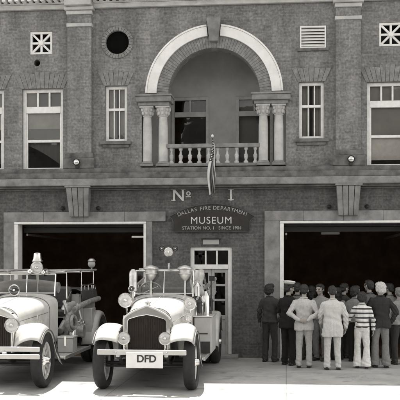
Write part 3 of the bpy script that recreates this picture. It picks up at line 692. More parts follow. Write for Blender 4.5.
def fire_engine(loc, label, hw, left):
    T = tag(empty('fire_engine', loc), label, 'fire engine', 'antique fire engines parked in front of the station')
    WB = 4.05; R = .465; xt = hw-.10
    # chassis, axles, springs
    c = MB()
    for s in (-1, 1):
        c.box(s*.40-.035, s*.40+.035, -.5, WB+.45, .56, .68); c.tube([(s*.40, -.5, .62), (s*.40, -.2, .46), (s*.40, .2, .44), (s*.40, .55, .58)], .03, 8)
        c.tube([(s*.5, WB-.5, .6), (s*.5, WB, .46), (s*.5, WB+.45, .6)], .035, 8)
    c.cyl((-xt+.08, 0, .44), (xt-.08, 0, .44), .035).cyl((-xt+.1, WB, R), (xt-.1, WB, R), .06).ball((0, WB, R), .16)
    c.box(-.40, .40, .4, .5, .55, .62).box(-.4, .4, 2.0, 2.1, .55, .62).box(-.28, .28, .15, 1.0, .42, .75)
    c.cyl((-.9*xt, -.12, .40), (.9*xt, -.12, .40), .015)
    c.box(-hw+.22, hw-.22, .62, WB-.75, .30, .37)  # dark pan added to deepen the shade beneath the engine
    c.build('chassis', M['chassis'], T)
    for s in (-1, 1):
        wheel(T, s*xt, 0, R, s, steer=0)
        wheel(T, s*(hw-.02), WB, R, s, dual=True)
    # radiator shell and core
    def shell(w_, z0_, zs, zp, n=8):
        pts = [(-w_, z0_), (w_, z0_), (w_, zs)]
        for i in range(1, n): t = i/n; pts.append((w_*(1-t**1.25), zs+(zp-zs)*t**.8))
        pts.append((0, zp))
        for i in range(n-1, 0, -1): t = i/n; pts.append((-w_*(1-t**1.25), zs+(zp-zs)*t**.8))
        pts.append((-w_, zs)); return pts
    yr = .02; k = 1.0 if not left else 1.06
    so = shell(.40*k, .60, 1.19, 1.42); si = [(.335*k, .665), (.335*k, 1.16), (.30*k, 1.20), (.15*k, 1.245), (0, 1.27), (-.15*k, 1.245), (-.30*k, 1.20), (-.335*k, 1.16), (-.335*k, .665)]
    sh = plate_with_holes('radiator_shell', so, [si], yr-.07, yr+.12, M['nickel'] if not left else M['white_paint'], T)
    b_ = sh.modifiers.new('b', 'BEVEL'); b_.width = .03; b_.segments = 3; b_.limit_method = 'ANGLE'; sh.data.shade_smooth(); sh.data.set_sharp_from_angle(angle=radians(50))
    ro = [(x, yr-.07, z) for x, z in so]; MB().tube(ro[2:]+ro[:1], .016, 8).build('rim', M['white_paint'], sh)  # white edge tube acts as a painted highlight on the flat shell
    MB().tube([(x, yr-.072, z) for x, z in si], .010, 6, closed=True).build('rim', M['nickel'], sh)
    cr = MB().box(-.335*k, .335*k, yr-.0, yr+.08, .67, 1.28)
    for i in range(22): x = -.32*k+.64*k*i/21; cr.box(x-.004, x+.004, yr-.012, yr, .67, 1.20)
    for i in range(18): z = .69+.51*i/17; cr.box(-.33*k, .33*k, yr-.009, yr, z-.003, z+.003)
    cr.build('radiator_core', M['radiator'], sh, smooth=False)
    MB().lathe([(.05, 1.39), (.05, 1.42), (.035, 1.43), (.035, 1.45), (.055, 1.46), (.055, 1.475), (.02, 1.485), (.012, 1.52)], (0, yr+.02, 0)).build('radiator_cap', M['nickel'], sh)
    # hood: loft from the shell to the cowl
    rings = []; nn = 24
    for t in [0, .04, .2, .4, .6, .8, .96, 1]:
        w_ = .39*k+(.56-.39)*t; zs = 1.10+.14*t; zp = 1.375+.135*t; y = yr+.122+1.48*t; r = [(-w_*1.0, y, .70), ]
        for i in range(nn+1):
            a = pi-pi*i/nn; r.append((w_*(1 if abs(cos(a)) == 1 else (abs(cos(a))**.7)*(1 if cos(a) > 0 else -1)), y, zs+(zp-zs)*(sin(a)**.8)))
        r.append((w_, y, .70)); rings.append(r)
    hd = MB().rings(rings).build('hood', M['white_paint'], T, angle=50)
    lv = MB()
    for s in (-1, 1):
        for i in range(12):
            y = yr+.42+i*.075; x = s*(.39*k+(.56-.39)*(y-yr-.12)/1.48+.002); lv.prismx([(y, .86), (y+.03, .86), (y+.03, 1.08), (y, 1.08)], x-s*.004, x+s*.014)
    lv.tube([(0, yr+.13, 1.378), (0, yr+1.6, 1.514)], .009, 6)
    for s in (-1, 1): lv.tube([(s*.393*k, yr+.13, 1.105), (s*.562, yr+1.6, 1.245)], .007, 6)
    lv.build('louvres', M['white_paint'], hd)
    MB().box(-.57, -.545, yr+.8, yr+.84, 1.1, 1.2).box(.567, .59, yr+.8, yr+.84, 1.12, 1.2).build('latch', M['nickel'], hd)
    ps = MB()
    hwid = lambda y: .39*k+(.56-.39)*min(1, max(0, (y-yr-.12)/1.48))
    for s in (-1, 1):
        for z in (.80, 1.115):
            ps.tube([(s*(hwid(y)+.003), y, z+.10*(y-yr-.12)/1.48*(z > 1)) for y in (yr+.2, yr+.8, yr+1.5)], .004, 6)
        for y in (yr+.2, yr+1.5): ps.tube([(s*(hwid(y)+.003), y, .80), (s*(hwid(y)+.003), y, 1.11)], .004, 6)
    for y in (yr+.135, yr+1.585):
        t = (y-yr-.122)/1.48; w_ = .39*k+.17*t+.003; zs = 1.10+.14*t; zp = 1.378+.135*t
        ps.tube([(-w_, y, .72)]+[(w_*(abs(cos(pi-pi*i/nn))**.7)*(1 if cos(pi-pi*i/nn) > 0 else -1), y, zs+(zp-zs)*(sin(pi-pi*i/nn)**.8)) for i in range(nn+1)]+[(w_, y, .72)], .006, 6)
    ps.build('pinstripe', M['seam'], hd)
    yc = yr+1.605
    # cowl
    rings = []
    for t in (0, .35, .7, 1):
        w_ = .565+.07*t; zs = 1.25+.06*t; zp = 1.515+.035*t; y = yc+.40*t; r = [(-w_, y, .62)]
        for i in range(nn+1):
            a = pi-pi*i/nn; r.append((w_*(abs(cos(a))**.55)*(1 if cos(a) > 0 else -1), y, zs+(zp-zs)*(sin(a)**.7)))
        r.append((w_, y, .62)); rings.append(r)
    MB().rings(rings).build('cowl', M['white_paint'], T, angle=50)
    # front fenders
    for s in (-1, 1):
        path = arc_yz(0, .50, .62, 142, 32, 20)+[(.66, .66), (.84, .52), (1.05, .43)]
        fender(T, path, s*.44, s*(hw-.01), M['white_paint'], drop=.30 if left else .06)
        MB().prismx([(-.3, .62), (.6, .60), (.75, .58), (.4, .95), (0, 1.06), (-.25, 1.0)], s*.43, s*.445).build('splash_apron', M['white_paint'] if left else M['chassis'], T)  # right engine's apron coloured dark for the shade under the fender
        o = MB().tube([(s*(hw-.01), y, z-.12) for y, z in path[1:-1]], .012, 6).build('fender_bead', M['seam'], T)
    # running boards and side boxes
    for s in (-1, 1):
        rb = MB().box(s*.55 if s > 0 else -hw-.02, hw+.02 if s > 0 else -.55, 1.05, 3.15, .385, .425); 
        rb.box(min(s*hw, s*(hw+.035)), max(s*hw, s*(hw+.035)), 1.04, 3.16, .37, .435)
        rb.build('running_board', M['dull_metal'], T, bevel=.006)
        if s > 0 and left:
            o = MB().box(.70, 1.00, 1.75, 2.1, .427, .70).build('battery_box', M['plaster'], T, bevel=.012)
            MB().box(.69, 1.01, 1.74, 2.11, .702, .735).build('lid', M['grey_paint'], o, bevel=.008)
            MB().box(.83, .87, 1.73, 1.748, .55, .74).build('latch', M['nickel'], o)
            MB().lathe([(.075, .427), (.075, .82), (.05, .87), (.02, .89), (.02, .93)], (.86, 2.32, 0)).build('extinguisher', M['nickel'], T)
        elif not left and s > 0:
            bb = MB().box(s*.62 if s > 0 else -.95, .95 if s > 0 else -.62, 1.75, 2.75, .427, 1.12)
            o = bb.build('tool_box', M['plaster'], T, bevel=.02)
            MB().box(s*.60 if s > 0 else -.97, .97 if s > 0 else -.60, 1.74, 2.76, 1.122, 1.145).build('lid', M['white_paint'], o, bevel=.006)
            MB().box(s*.70 if s > 0 else -.88, .88 if s > 0 else -.70, 1.735, 1.749, .80, .82).build('trim', M['chassis'], o)
            MB().box(s*.66 if s > 0 else -.92, .92 if s > 0 else -.66, 1.735, 1.749, .44, .66).build('step_plate', M['chassis'], o)
    # headlights on stems
    for s in (-1, 1):
        xx = s*.35*(1.0 if not left else 1.28); zl_ = .885 if not left else 1.09
        lamp(T, 'headlight', (xx, -.30, zl_), .105 if not left else .12, M['lens'])
        MB().tube([(xx, -.26, zl_-.1), (xx, -.27, .72), (xx, -.25, .66)], [.028, .02, .03], 10).build('lamp_bracket', M['nickel'], T)
    # bumper with plate
    bw_ = .74 if not left else 1.02
    b = MB()
    zb_ = .64
    if not left: b.box(-bw_, bw_, -.62, -.59, zb_, zb_+.085)
    else: b.box(-bw_, bw_, -.62, -.59, zb_-.09, zb_-.01).box(-bw_, bw_, -.62, -.59, zb_+.035, zb_+.115)
    for s in (-1, 1): b.box(s*.40-.03, s*.40+.03, -.588, -.45, .60, .66)
    b = b.build('bumper', M['white_paint'], T, bevel=.012)
    bo = MB()
    for xx in (-.42, .42): bo.ball((xx, -.623, zb_+.04), .016, 10, 6)
    bo.build('bolt', M['dull_metal'], b)
    if not left:
        pl = MB().box(-.25, .36, -.655, -.635, .43, .685).build('plate', M['plate'], T, bevel=.006)
        bm = bmesh.new(); put_text(bm, 'DFD', .165, .09, -.657, .53, depth=.006, bold=.004, spacing=1.0); bm_obj(bm, 'lettering', M['plate_ink'], pl)
    # cab: dash, wheel, windshield, seat
    yd = yc+.40
    MB().box(-.60, .60, yd, yd+.05, 1.0, 1.53).build('dashboard', M['chassis'], T, bevel=.02)
    MB().box(-.6, .6, yd+.05, yd+.75, .72, .76).build('floor_board', M['chassis'], T)
    sw = MB(); sc = Vector((-.30 if not left else -.3, yd+.30, 1.62)); ax = Vector((0, .78, .62))
    sw.torus(sc, ax, .20, .016); sw.cyl(sc, sc-ax.normalized()*.6, .02); u = ax.normalized().orthogonal().normalized(); v = ax.normalized().cross(u)
    for i in range(4):
        e = u*cos(i*pi/2+.4)+v*sin(i*pi/2+.4); sw.tube([sc, sc+e*.2], .011, 6)
    sw.build('steering_wheel', M['dull_metal'], T)
    wt = 2.0 if not left else 1.93
    wf = MB()
    for s in (-1, 1): wf.tube([(s*.57, yd+.0, 1.50), (s*.57, yd+.08, wt)], .016, 8)
    wf.tube([(-.57, yd+.08, wt), (.57, yd+.08, wt)], .016, 8).tube([(-.57, yd+.01, 1.56), (.57, yd+.01, 1.56)], .014, 8).tube([(0, yd+.0, 1.56), (0, yd+.08, wt)], .010, 8)
    wf = wf.build('windshield_frame', M['nickel'], T)
    MB().add([(-.56, yd+.012, 1.57), (.56, yd+.012, 1.57), (.56, yd+.078, wt-.01), (-.56, yd+.078, wt-.01)], [(0, 1, 2, 3)]).build('glass', M['wglass'], wf, smooth=False)
    ys = yd+.62
    MB().box(-.60, .60, ys, ys+.55, .76, 1.06).build('seat_box', M['grey_paint'], T, bevel=.02)
    st = MB().box(-.60, -.01, ys, ys+.5, 1.062, 1.2).box(.01, .60, ys, ys+.5, 1.062, 1.2).build('seat', M['leather'], T, bevel=.045)
    MB().box(-.62, .62, ys+.45, ys+.60, 1.2, 1.66).build('backrest', M['leather'], T, bevel=.05)
    for s in (-1, 1): MB().tube([(s*.62, ys-.02, 1.12), (s*.62, ys+.02, 1.38), (s*.62, ys+.25, 1.42), (s*.62, ys+.5, 1.55)], .02, 8).build('armrest', M['nickel'], T)
    # body: hose bed
    y0_, y1_ = ys+.62, WB+.60; bwid = .72 if not left else .80
    bd = MB().box(-bwid, bwid, y0_, y1_, .70, .76).box(-bwid, -bwid+.03, y0_, y1_, .762, 1.50).box(bwid-.03, bwid, y0_, y1_, .762, 1.50).box(-bwid+.03, bwid-.03, y0_, y0_+.03, .762, 1.50).box(-bwid+.03, bwid-.03, y1_-.03, y1_, .762, 1.35)
    for s in (-1, 1):
        for y in (y0_+.1, (y0_+y1_)/2, y1_-.1): bd.box(s*bwid-.018, s*bwid+.018, y-.02, y+.02, .78, 1.51)
    bd = bd.build('hose_bed', M['grey_paint'], T, bevel=.01)
    hs = MB(); rnd = random.Random(5 if left else 9)
    for lay in range(4):
        for i in range(9):
            x = -bwid+.1+i*(2*bwid-.2)/8; z = 1.26+lay*.075; hs.tube([(x+rnd.uniform(-.01, .01), y0_+.08, z), (x+rnd.uniform(-.02, .02), (y0_+y1_)/2, z+rnd.uniform(-.01, .015)), (x, y1_-.08, z)], .04, 8)
    hs.build('hose_load', M['canvas'], T)
    MB().box(-bwid, bwid, y1_+.002, y1_+.22, .42, .46).build('tailboard', M['dull_metal'], T, bevel=.008)
    for s in (-1, 1):
        rl = MB()
        rl.tube([(s*bwid, y0_+.02, 1.5), (s*bwid, y0_+.02, 1.62), (s*bwid, y0_+.1, 1.68), (s*bwid, y1_-.1, 1.68), (s*bwid, y1_, 1.6), (s*bwid, y1_, 1.3)], .016, 8)
        for i in range(1, 4): y = y0_+(y1_-y0_)*i/4; rl.tube([(s*bwid, y, 1.5), (s*bwid, y, 1.68)], .012, 6)
        rl.build('grab_rail', M['nickel'], T)
    # rear fenders
    for s in (-1, 1):
        path = [(WB-.78, .45), (WB-.62, .75)]+arc_yz(WB, .52, .60, 155, 15, 16)
        fender(T, path, s*(bwid+.005), s*(hw+.10), M['grey_paint'] if left else M['white_paint'], crown=.05)
    # bell, siren, lamps, beacon
    if not left:
        MB().lathe([(.035, 1.60), (.075, 1.62), (.078, 1.9), (.07, 1.98), (.03, 2.03)], (-.55, yd-.28, 0)).cyl((-.55, yd-.28, 1.38), (-.55, yd-.28, 1.62), .02).build('siren', M['dull_metal'], T)
        lamp(T, 'spotlight', (-.60, yc-.42, 1.46), .13, M['lens']); 
        MB().tube([(-.60, yc-.36, 1.36), (-.57, yc-.3, 1.12), (-.52, yc-.3, 1.08)], .018, 8).build('lamp_bracket', M['nickel'], T)
        lamp(T, 'cowl_lamp', (-.56, yd-.38, 1.66), .06, M['lens_dark'])
        lamp(T, 'spotlight', (.60, yc-.42, 1.40), .115, M['lens'])
        MB().tube([(.60, yc-.36, 1.30), (.57, yc-.3, 1.1)], .018, 8).build('lamp_bracket', M['nickel'], T)
        lamp(T, 'cowl_lamp', (.60, yc-.75, 1.16), .075, M['lens_dark'] if False else M['lens'], body_m=M['dull_metal'])
        MB().tube([(.60, yc-.7, 1.09), (.57, yc-.7, 1.0), (.5, yc-.7, 1.0)], .016, 8).build('lamp_bracket', M['nickel'], T)
        # bell on the left of the windshield top, spotlight drum on its right
        for xx, nm in ((-.24, 'bell'), (.42, 'bell')):
            o = MB().lathe([(.03, -.20), (.06, -.17), (.09, -.13), (.11, -.07), (.115, .0), (.145, .02), (.148, .045), (.11, .07), (.05, .09), (.02, .10)], (xx, yd-.06, wt+.01)).build('lantern', M['dull_metal'], T)
            MB().torus((xx, yd-.06, wt-.06), (0, 0, 1), .116, .01).cyl((xx, yd-.06, wt-.5), (xx, yd-.06, wt-.19), .018).build('lantern_post', M['dull_metal'], o)
        MB().tube([(-.5, yd+.1, wt+.01), (0, yd+.12, wt+.0), (.6, yd+.1, wt+.01)], .035, 10).build('canvas_roll', M['tow'], T)
        rows = []
        for i in range(13):
            t = i/12; rows.append([(.52+.22*(j/12)+.02*sin(t*9), yd+.02+.30*(j/12)+.03*sin(j*.9+t*4), wt+.02-.55*t*(.8+.2*(j/12))+.008*sin(j*.8)) for j in range(13)])
        MB().grid(rows).build('draped_canvas', M['tow'], T, solid=.012, angle=80)
        zbz = 2.36; bxx = .09
        b = MB().cyl((bxx, yd+.05, wt), (bxx, yd+.05, zbz-.13), .016).build('beacon_post', M['nickel'], T)
        o = lamp(T, 'beacon', (bxx, yd+.02, zbz), .085, M['lens'], depth=1.1)
        for s in (-1, 1): lamp(o, 'side_lamp', (bxx+s*.13, yd+.03, zbz+.07), .055, M['red_lens'], body_m=M['chassis'])
        MB().lathe([(.05, 0), (.06, .08), (.03, .1)], (bxx, yd-.01, zbz-.16), (0, -1, 0), 16).build('siren', M['chassis'], T)
        # ladders and suction hose along the right side, leaning frame
        ladder(T, (.80, ys+.1, 1.28), (.80, y1_-.05, 1.52), .30, 11)
        ladder(T, (-.80, ys+.1, 1.28), (-.80, y1_-.05, 1.52), .30, 11)
        gb = MB()
        gb.tube([(.62, yd+.1, 1.1), (.66, yd+.2, 1.7), (.70, yd+.45, 1.98), (.70, yd+.8, 1.95), (.74, ys+.6, 1.5)], .02, 8).tube([(.62, yd+.05, 1.3), (.78, yd+.3, 1.45), (.80, ys+.3, 1.40)], .018, 8).tube([(.66, yd+.35, 1.15), (.72, yd+.5, 1.9)], .014, 8)
        gb.build('grab_rail', M['nickel'], T)
        ex = MB().lathe([(.08, 1.147), (.08, 1.5), (.05, 1.56), (.025, 1.6)], (.80, yd+.15, 0)).build('extinguisher', M['nickel'], T)
        MB().torus((.76, yd+.42, 1.34), (1, 0, .2), .13, .035, 24, 8).torus((.82, yd+.42, 1.34), (1, 0, .2), .11, .03, 24, 8).build('hose_coil', M['canvas'], T)
        for i, (ax_, ay_, az_) in enumerate(((.70, yd-.10, 1.30), (.86, yd+.55, 1.30), (.66, yd-.05, 1.62))):
            o = MB().cyl((ax_, ay_, az_-.1), (ax_, ay_, az_+.08), .05).lathe([(.06, .08), (.065, .10), (.03, .15), (.01, .16)], (ax_, ay_, az_)).build('hand_lantern', M['chassis' if i < 2 else 'nickel'], T)
            MB().torus((ax_, ay_, az_+.16), (0, 1, 0), .05, .006, 20, 6).build('handle', M['nickel'], o)
        MB().tube([(.90, yd+.2, 1.16), (.90, yd+.25, 1.85)], .014, 8).box(.86, .97, yd+.22, yd+.25, 1.80, 1.90).build('axe', M['chassis'], T)
        for zz in (1.52, ):
            q = MB()
            for i in range(5): q.tube([(.68+.03*i, ys+.2, 1.62+.02*i), (.70+.03*i, y1_-.3, 1.72+.02*i)], .03, 8)
            q.build('suction_hose', M['canvas'], T)
    else:
        MB().tube([(-.58, yd+.20, 1.66), (-.2, yd+.2, 1.70), (.2, yd+.22, 1.69), (.6, yd+.2, 1.66)], [.12, .13, .13, .11], 14).build('folded_top', M['canvas_l'], T)
        lamp(T, 'spotlight', (-.10, yc-.05, 1.63), .105, M['lens_dark'], body_m=M['nickel']); MB().cyl((-.10, yc-.0, 1.5), (-.10, yc-.0, 1.6), .015).build('lamp_bracket', M['nickel'], T)
        lamp(T, 'spotlight', (.20, yd+.05, 2.06), .12, M['lens']); MB().cyl((.20, yd+.1, 1.5), (.20, yd+.1, 2.0), .022).build('lamp_bracket', M['nickel'], T)
        MB().lathe([(.03, .12), (.07, .10), (.08, .0), (.11, -.06), (.10, -.06), (.05, .0)], (.20, yd+.08, 2.24)).build('bell', M['nickel'], T)
        MB().ball((.08, yd+.0, 1.98), .06).build('horn', M['nickel'], T); MB().ball((.34, yd+.02, 1.96), .05).build('horn', M['nickel'], T)
        # overhead rack with ladder
        rk = MB()
        for y in (yd+.12, ys+.75, y1_-.1):
            rk.tube([(-.75, y, 1.45), (-.75, y, 1.96), (.78, y, 1.96), (.78, y, 1.45)], .02, 8)
        rk.build('ladder_rack', M['nickel'], T)
        for xx in (.42, -.72): ladder(T, (xx, yd+.0, 2.0), (xx, y1_+.25, 2.0), .34, 14, (1, 0, 0))
        MB().cyl((.74, y1_-.1, 1.98), (.74, y1_-.1, 2.06), .015).ball((.74, y1_-.1, 2.13), .085).build('marker_lamp', M['plaster'], T)
        MB().lathe([(.07, 0), (.09, .03), (.05, .08)], (.74, y1_-.1, 2.17)).build('lamp_cap', M['dull_metal'], T)
        # seat-side clutter: pump casting, gauges, valves, hard suction
        pm = MB().box(.45, .74, ys+.0, ys+.55, .45, 1.05).cyl((.60, ys+.28, .75), (.92, ys+.28, .75), .12).cyl((.90, ys+.28, .75), (.95, ys+.28, .75), .14).ball((.62, ys+.28, 1.15), (.16, .2, .2)).cyl((.62, ys-.05, .95), (.62, ys-.4, .8), .06)
        pm.tube([(.7, ys-.1, .6), (.8, ys-.2, .95), (.72, ys-.3, 1.25), (.66, ys-.3, 1.4)], .03, 8).tube([(.72, ys+.4, .6), (.84, ys+.45, 1.0), (.75, ys+.5, 1.3)], .035, 8)
        pm = pm.build('pump', M['dull_metal'], T)
        for i, (yy_, zz) in enumerate(((ys+.1, 1.28), (ys+.3, 1.3), (ys-.12, 1.22))):
            MB().lathe([(.07, 0), (.07, .03), (.06, .035)], (.70, yy_, zz), (1, -.6, 0), 20).build('gauge', M['plaster'], pm)
        for yy_, zz in ((ys+.15, .95), (ys+.48, .9)):
            MB().torus((.90, yy_, zz), (1, 0, 0), .06, .01, 20, 6).cyl((.7, yy_, zz), (.9, yy_, zz), .012).build('valve_wheel', M['nickel'], pm)
        MB().tube([(.88, ys-.3, 1.22), (.92, ys+.3, 1.30), (.92, WB-.4, 1.34), (.9, y1_-.1, 1.36)], .055, 12).build('suction_hose', M['canvas'], T)
        MB().torus((.84, ys-.42, .98), (1, -.2, .1), .16, .04, 24, 8).torus((.9, ys-.42, .98), (1, -.2, .1), .12, .035, 24, 8).build('hose_coil', M['canvas'], T)
        MB().box(.805, 1.0, ys+.75, ys+1.15, .62, 1.20).build('tool_box', M['grey_paint'], T, bevel=.015)
    # tarpaulin over the bed edge (left engine)
    if left:
        rows = []
        for i in range(25):
            t = i/24; y = y0_-.1+(y1_-y0_+.1)*t; rows.append([(x, y+.02*sin(x*9), z+.025*noise.noise(Vector((x*5, y*4, z*3)))) for x, z in ((.0, 1.62), (.4, 1.61), (.72, 1.60), (.82, 1.56), (.845, 1.42), (.85, 1.30+.03*sin(t*19)))])
        MB().grid(rows).build('hose_cover', M['leather'], T, solid=.01, angle=80)
    return T
YT = -5.15
cR = (FX(147.3, YT))
fire_engine((cR, YT, 0), 'white antique fire engine with nickel radiator and DFD plate, before the entrance door', .86, False)
cL = FX(-8, YT)
fire_engine((cL, YT, 0), 'white antique fire engine carrying ladders, cut off by the left edge, before the left bay', 1.0, True)

# ------------------------------------------------------------------ people
def fuse(mb, voxel, smooth=3):
    me = bpy.data.meshes.new('t'); me.from_pydata(mb.v, [], mb.f); o = bpy.data.objects.new('tmp', me); COL.objects.link(o)
    r = o.modifiers.new('r', 'REMESH'); r.mode = 'VOXEL'; r.voxel_size = voxel
    s = o.modifiers.new('s', 'SMOOTH'); s.factor = .5; s.iterations = smooth
    bpy.context.view_layer.update(); dg = bpy.context.evaluated_depsgraph_get()
    out = bpy.data.meshes.new_from_object(o.evaluated_get(dg)); bpy.data.objects.remove(o); bpy.data.meshes.remove(me)
    out.shade_smooth(); return out
def cap(mb, a, b, r0, r1, n=12):
    a = Vector(a); b = Vector(b); d = (b-a).normalized(); u = d.orthogonal().normalized(); v = d.cross(u); rs = []
    prof = []
    for i in range(5): t = -pi/2+pi/2*i/4; prof.append((a+d*r0*sin(t), max(r0*cos(t), .0005)))
    for i in range(5): t = pi/2*i/4; prof.append((b+d*r1*sin(t), max(r1*cos(t), .0005)))
    mb.rings([[c+u*cos(2*pi*j/n)*r+v*sin(2*pi*j/n)*r for j in range(n)] for c, r in prof]); return mb
def loft(mb, secs, n=24, p=.85):
    """secs: (z, cx, cy, rx, ry)"""
    rs = []
    for z, cx, cy, rx, ry in secs:
        r = []
        for j in range(n):
            t = 2*pi*j/n; c_, s_ = cos(t), sin(t); r.append((cx+rx*abs(c_)**p*(1 if c_ > 0 else -1), cy+ry*abs(s_)**p*(1 if s_ > 0 else -1), z))
        rs.append(r)
    return mb.rings(rs)
def crumple(me, amp, f, seed, zr=None, hem=None):
    me.update(); off = Vector((seed*3.1, seed*1.7, seed*.9))
    ns = [v.normal.copy() for v in me.vertices]; cs = [v.co.copy() for v in me.vertices]; out = []
    for c, n in zip(cs, ns):
        q = Vector((c.x*f, c.y*f, c.z*f*.55))+off
        d = amp*(noise.noise(q)+.5*noise.noise(q*2.3))
        if zr: d += zr(c)
        out.extend(c+n*d)
    me.vertices.foreach_set('co', out); me.update()
skin = mat('skin', (.33, .30, .27), .55, var=.08, nscale=12)
skin_d = mat('skin_tan', (.21, .19, .17), .55, var=.08, nscale=12)
eye_m = mat('eye', g(.03), .2); lip_m = mat('lips', (.17, .145, .13), .5)
def cloth(name, v, **k): return mat(name, g(v), .9, var=k.get('var', .1), nscale=k.get('ns', 25), bump=.3, bscale=200, spec=.2)
hair_dark = mat('hair_dark', g(.018), .5, var=.3, nscale=60, bump=.6, bscale=90)
hair_white = mat('hair_white', g(.55), .6, var=.15, nscale=60, bump=.6, bscale=90)
hair_grey = mat('hair_grey', g(.2), .6, var=.2, nscale=60, bump=.6, bscale=90)
shoe_m = mat('shoe_leather', g(.025), .4, var=.2)
shoe_l = mat('shoe_tan', g(.22), .5, var=.2)
def stripes_mat():
    m = mat('striped_knit', g(.72), .9, var=.05, nscale=20); t = m.node_tree; N = t.nodes; L = t.links; b = N['Principled BSDF']; src = b.inputs['Base Color'].links[0].from_socket
    tc = N.new('ShaderNodeTexCoord'); s = N.new('ShaderNodeSeparateXYZ'); L.new(tc.outputs['Object'], s.inputs[0])
    a = N.new('ShaderNodeMath'); a.operation = 'MULTIPLY'; a.inputs[1].default_value = 9.5; L.new(s.outputs[2], a.inputs[0])
    f = N.new('ShaderNodeMath'); f.operation = 'FRACT'; L.new(a.outputs[0], f.inputs[0])
    c = N.new('ShaderNodeMath'); c.operation = 'LESS_THAN'; c.inputs[1].default_value = .36; L.new(f.outputs[0], c.inputs[0])
    mx = N.new('ShaderNodeMix'); mx.data_type = 'RGBA'; L.new(c.outputs[0], mx.inputs[0]); L.new(src, mx.inputs[6]); mx.inputs[7].default_value = (*g(.06), 1); L.new(mx.outputs[2], b.inputs['Base Color'])
    return m
def plaid_mat():
    return mat('speckled_tweed', g(.6), .9, var=.10, nscale=70, bump=.4, bscale=150, spec=.2)
ARM = { # elbow, wrist, hand direction for the right (x>0) arm, local coordinates, facing +y
    'side': ((.265, -.02, 1.15), (.275, .05, .90), (.0, .12, -1)),
    'back': ((.30, -.10, 1.17), (.09, -.19, 1.02), (-1, -.05, -.1)),
    'front': ((.27, .02, 1.16), (.17, .25, 1.12), (-.5, .8, .1)),
    'pocket': ((.31, -.06, 1.15), (.215, .02, .93), (-.3, .2, -1)),
    'hip': ((.33, -.08, 1.16), (.20, -.02, 1.02), (-.6, .6, -.5)),
    'crossed': ((.25, .05, 1.17), (.05, .22, 1.20), (-1, .1, .1)),
    'out': ((.31, .03, 1.16), (.40, .12, .95), (.5, .3, -.8)),
    'in': ((.24, .05, 1.16), (.22, .2, .98), (.0, .5, -.8)),
}
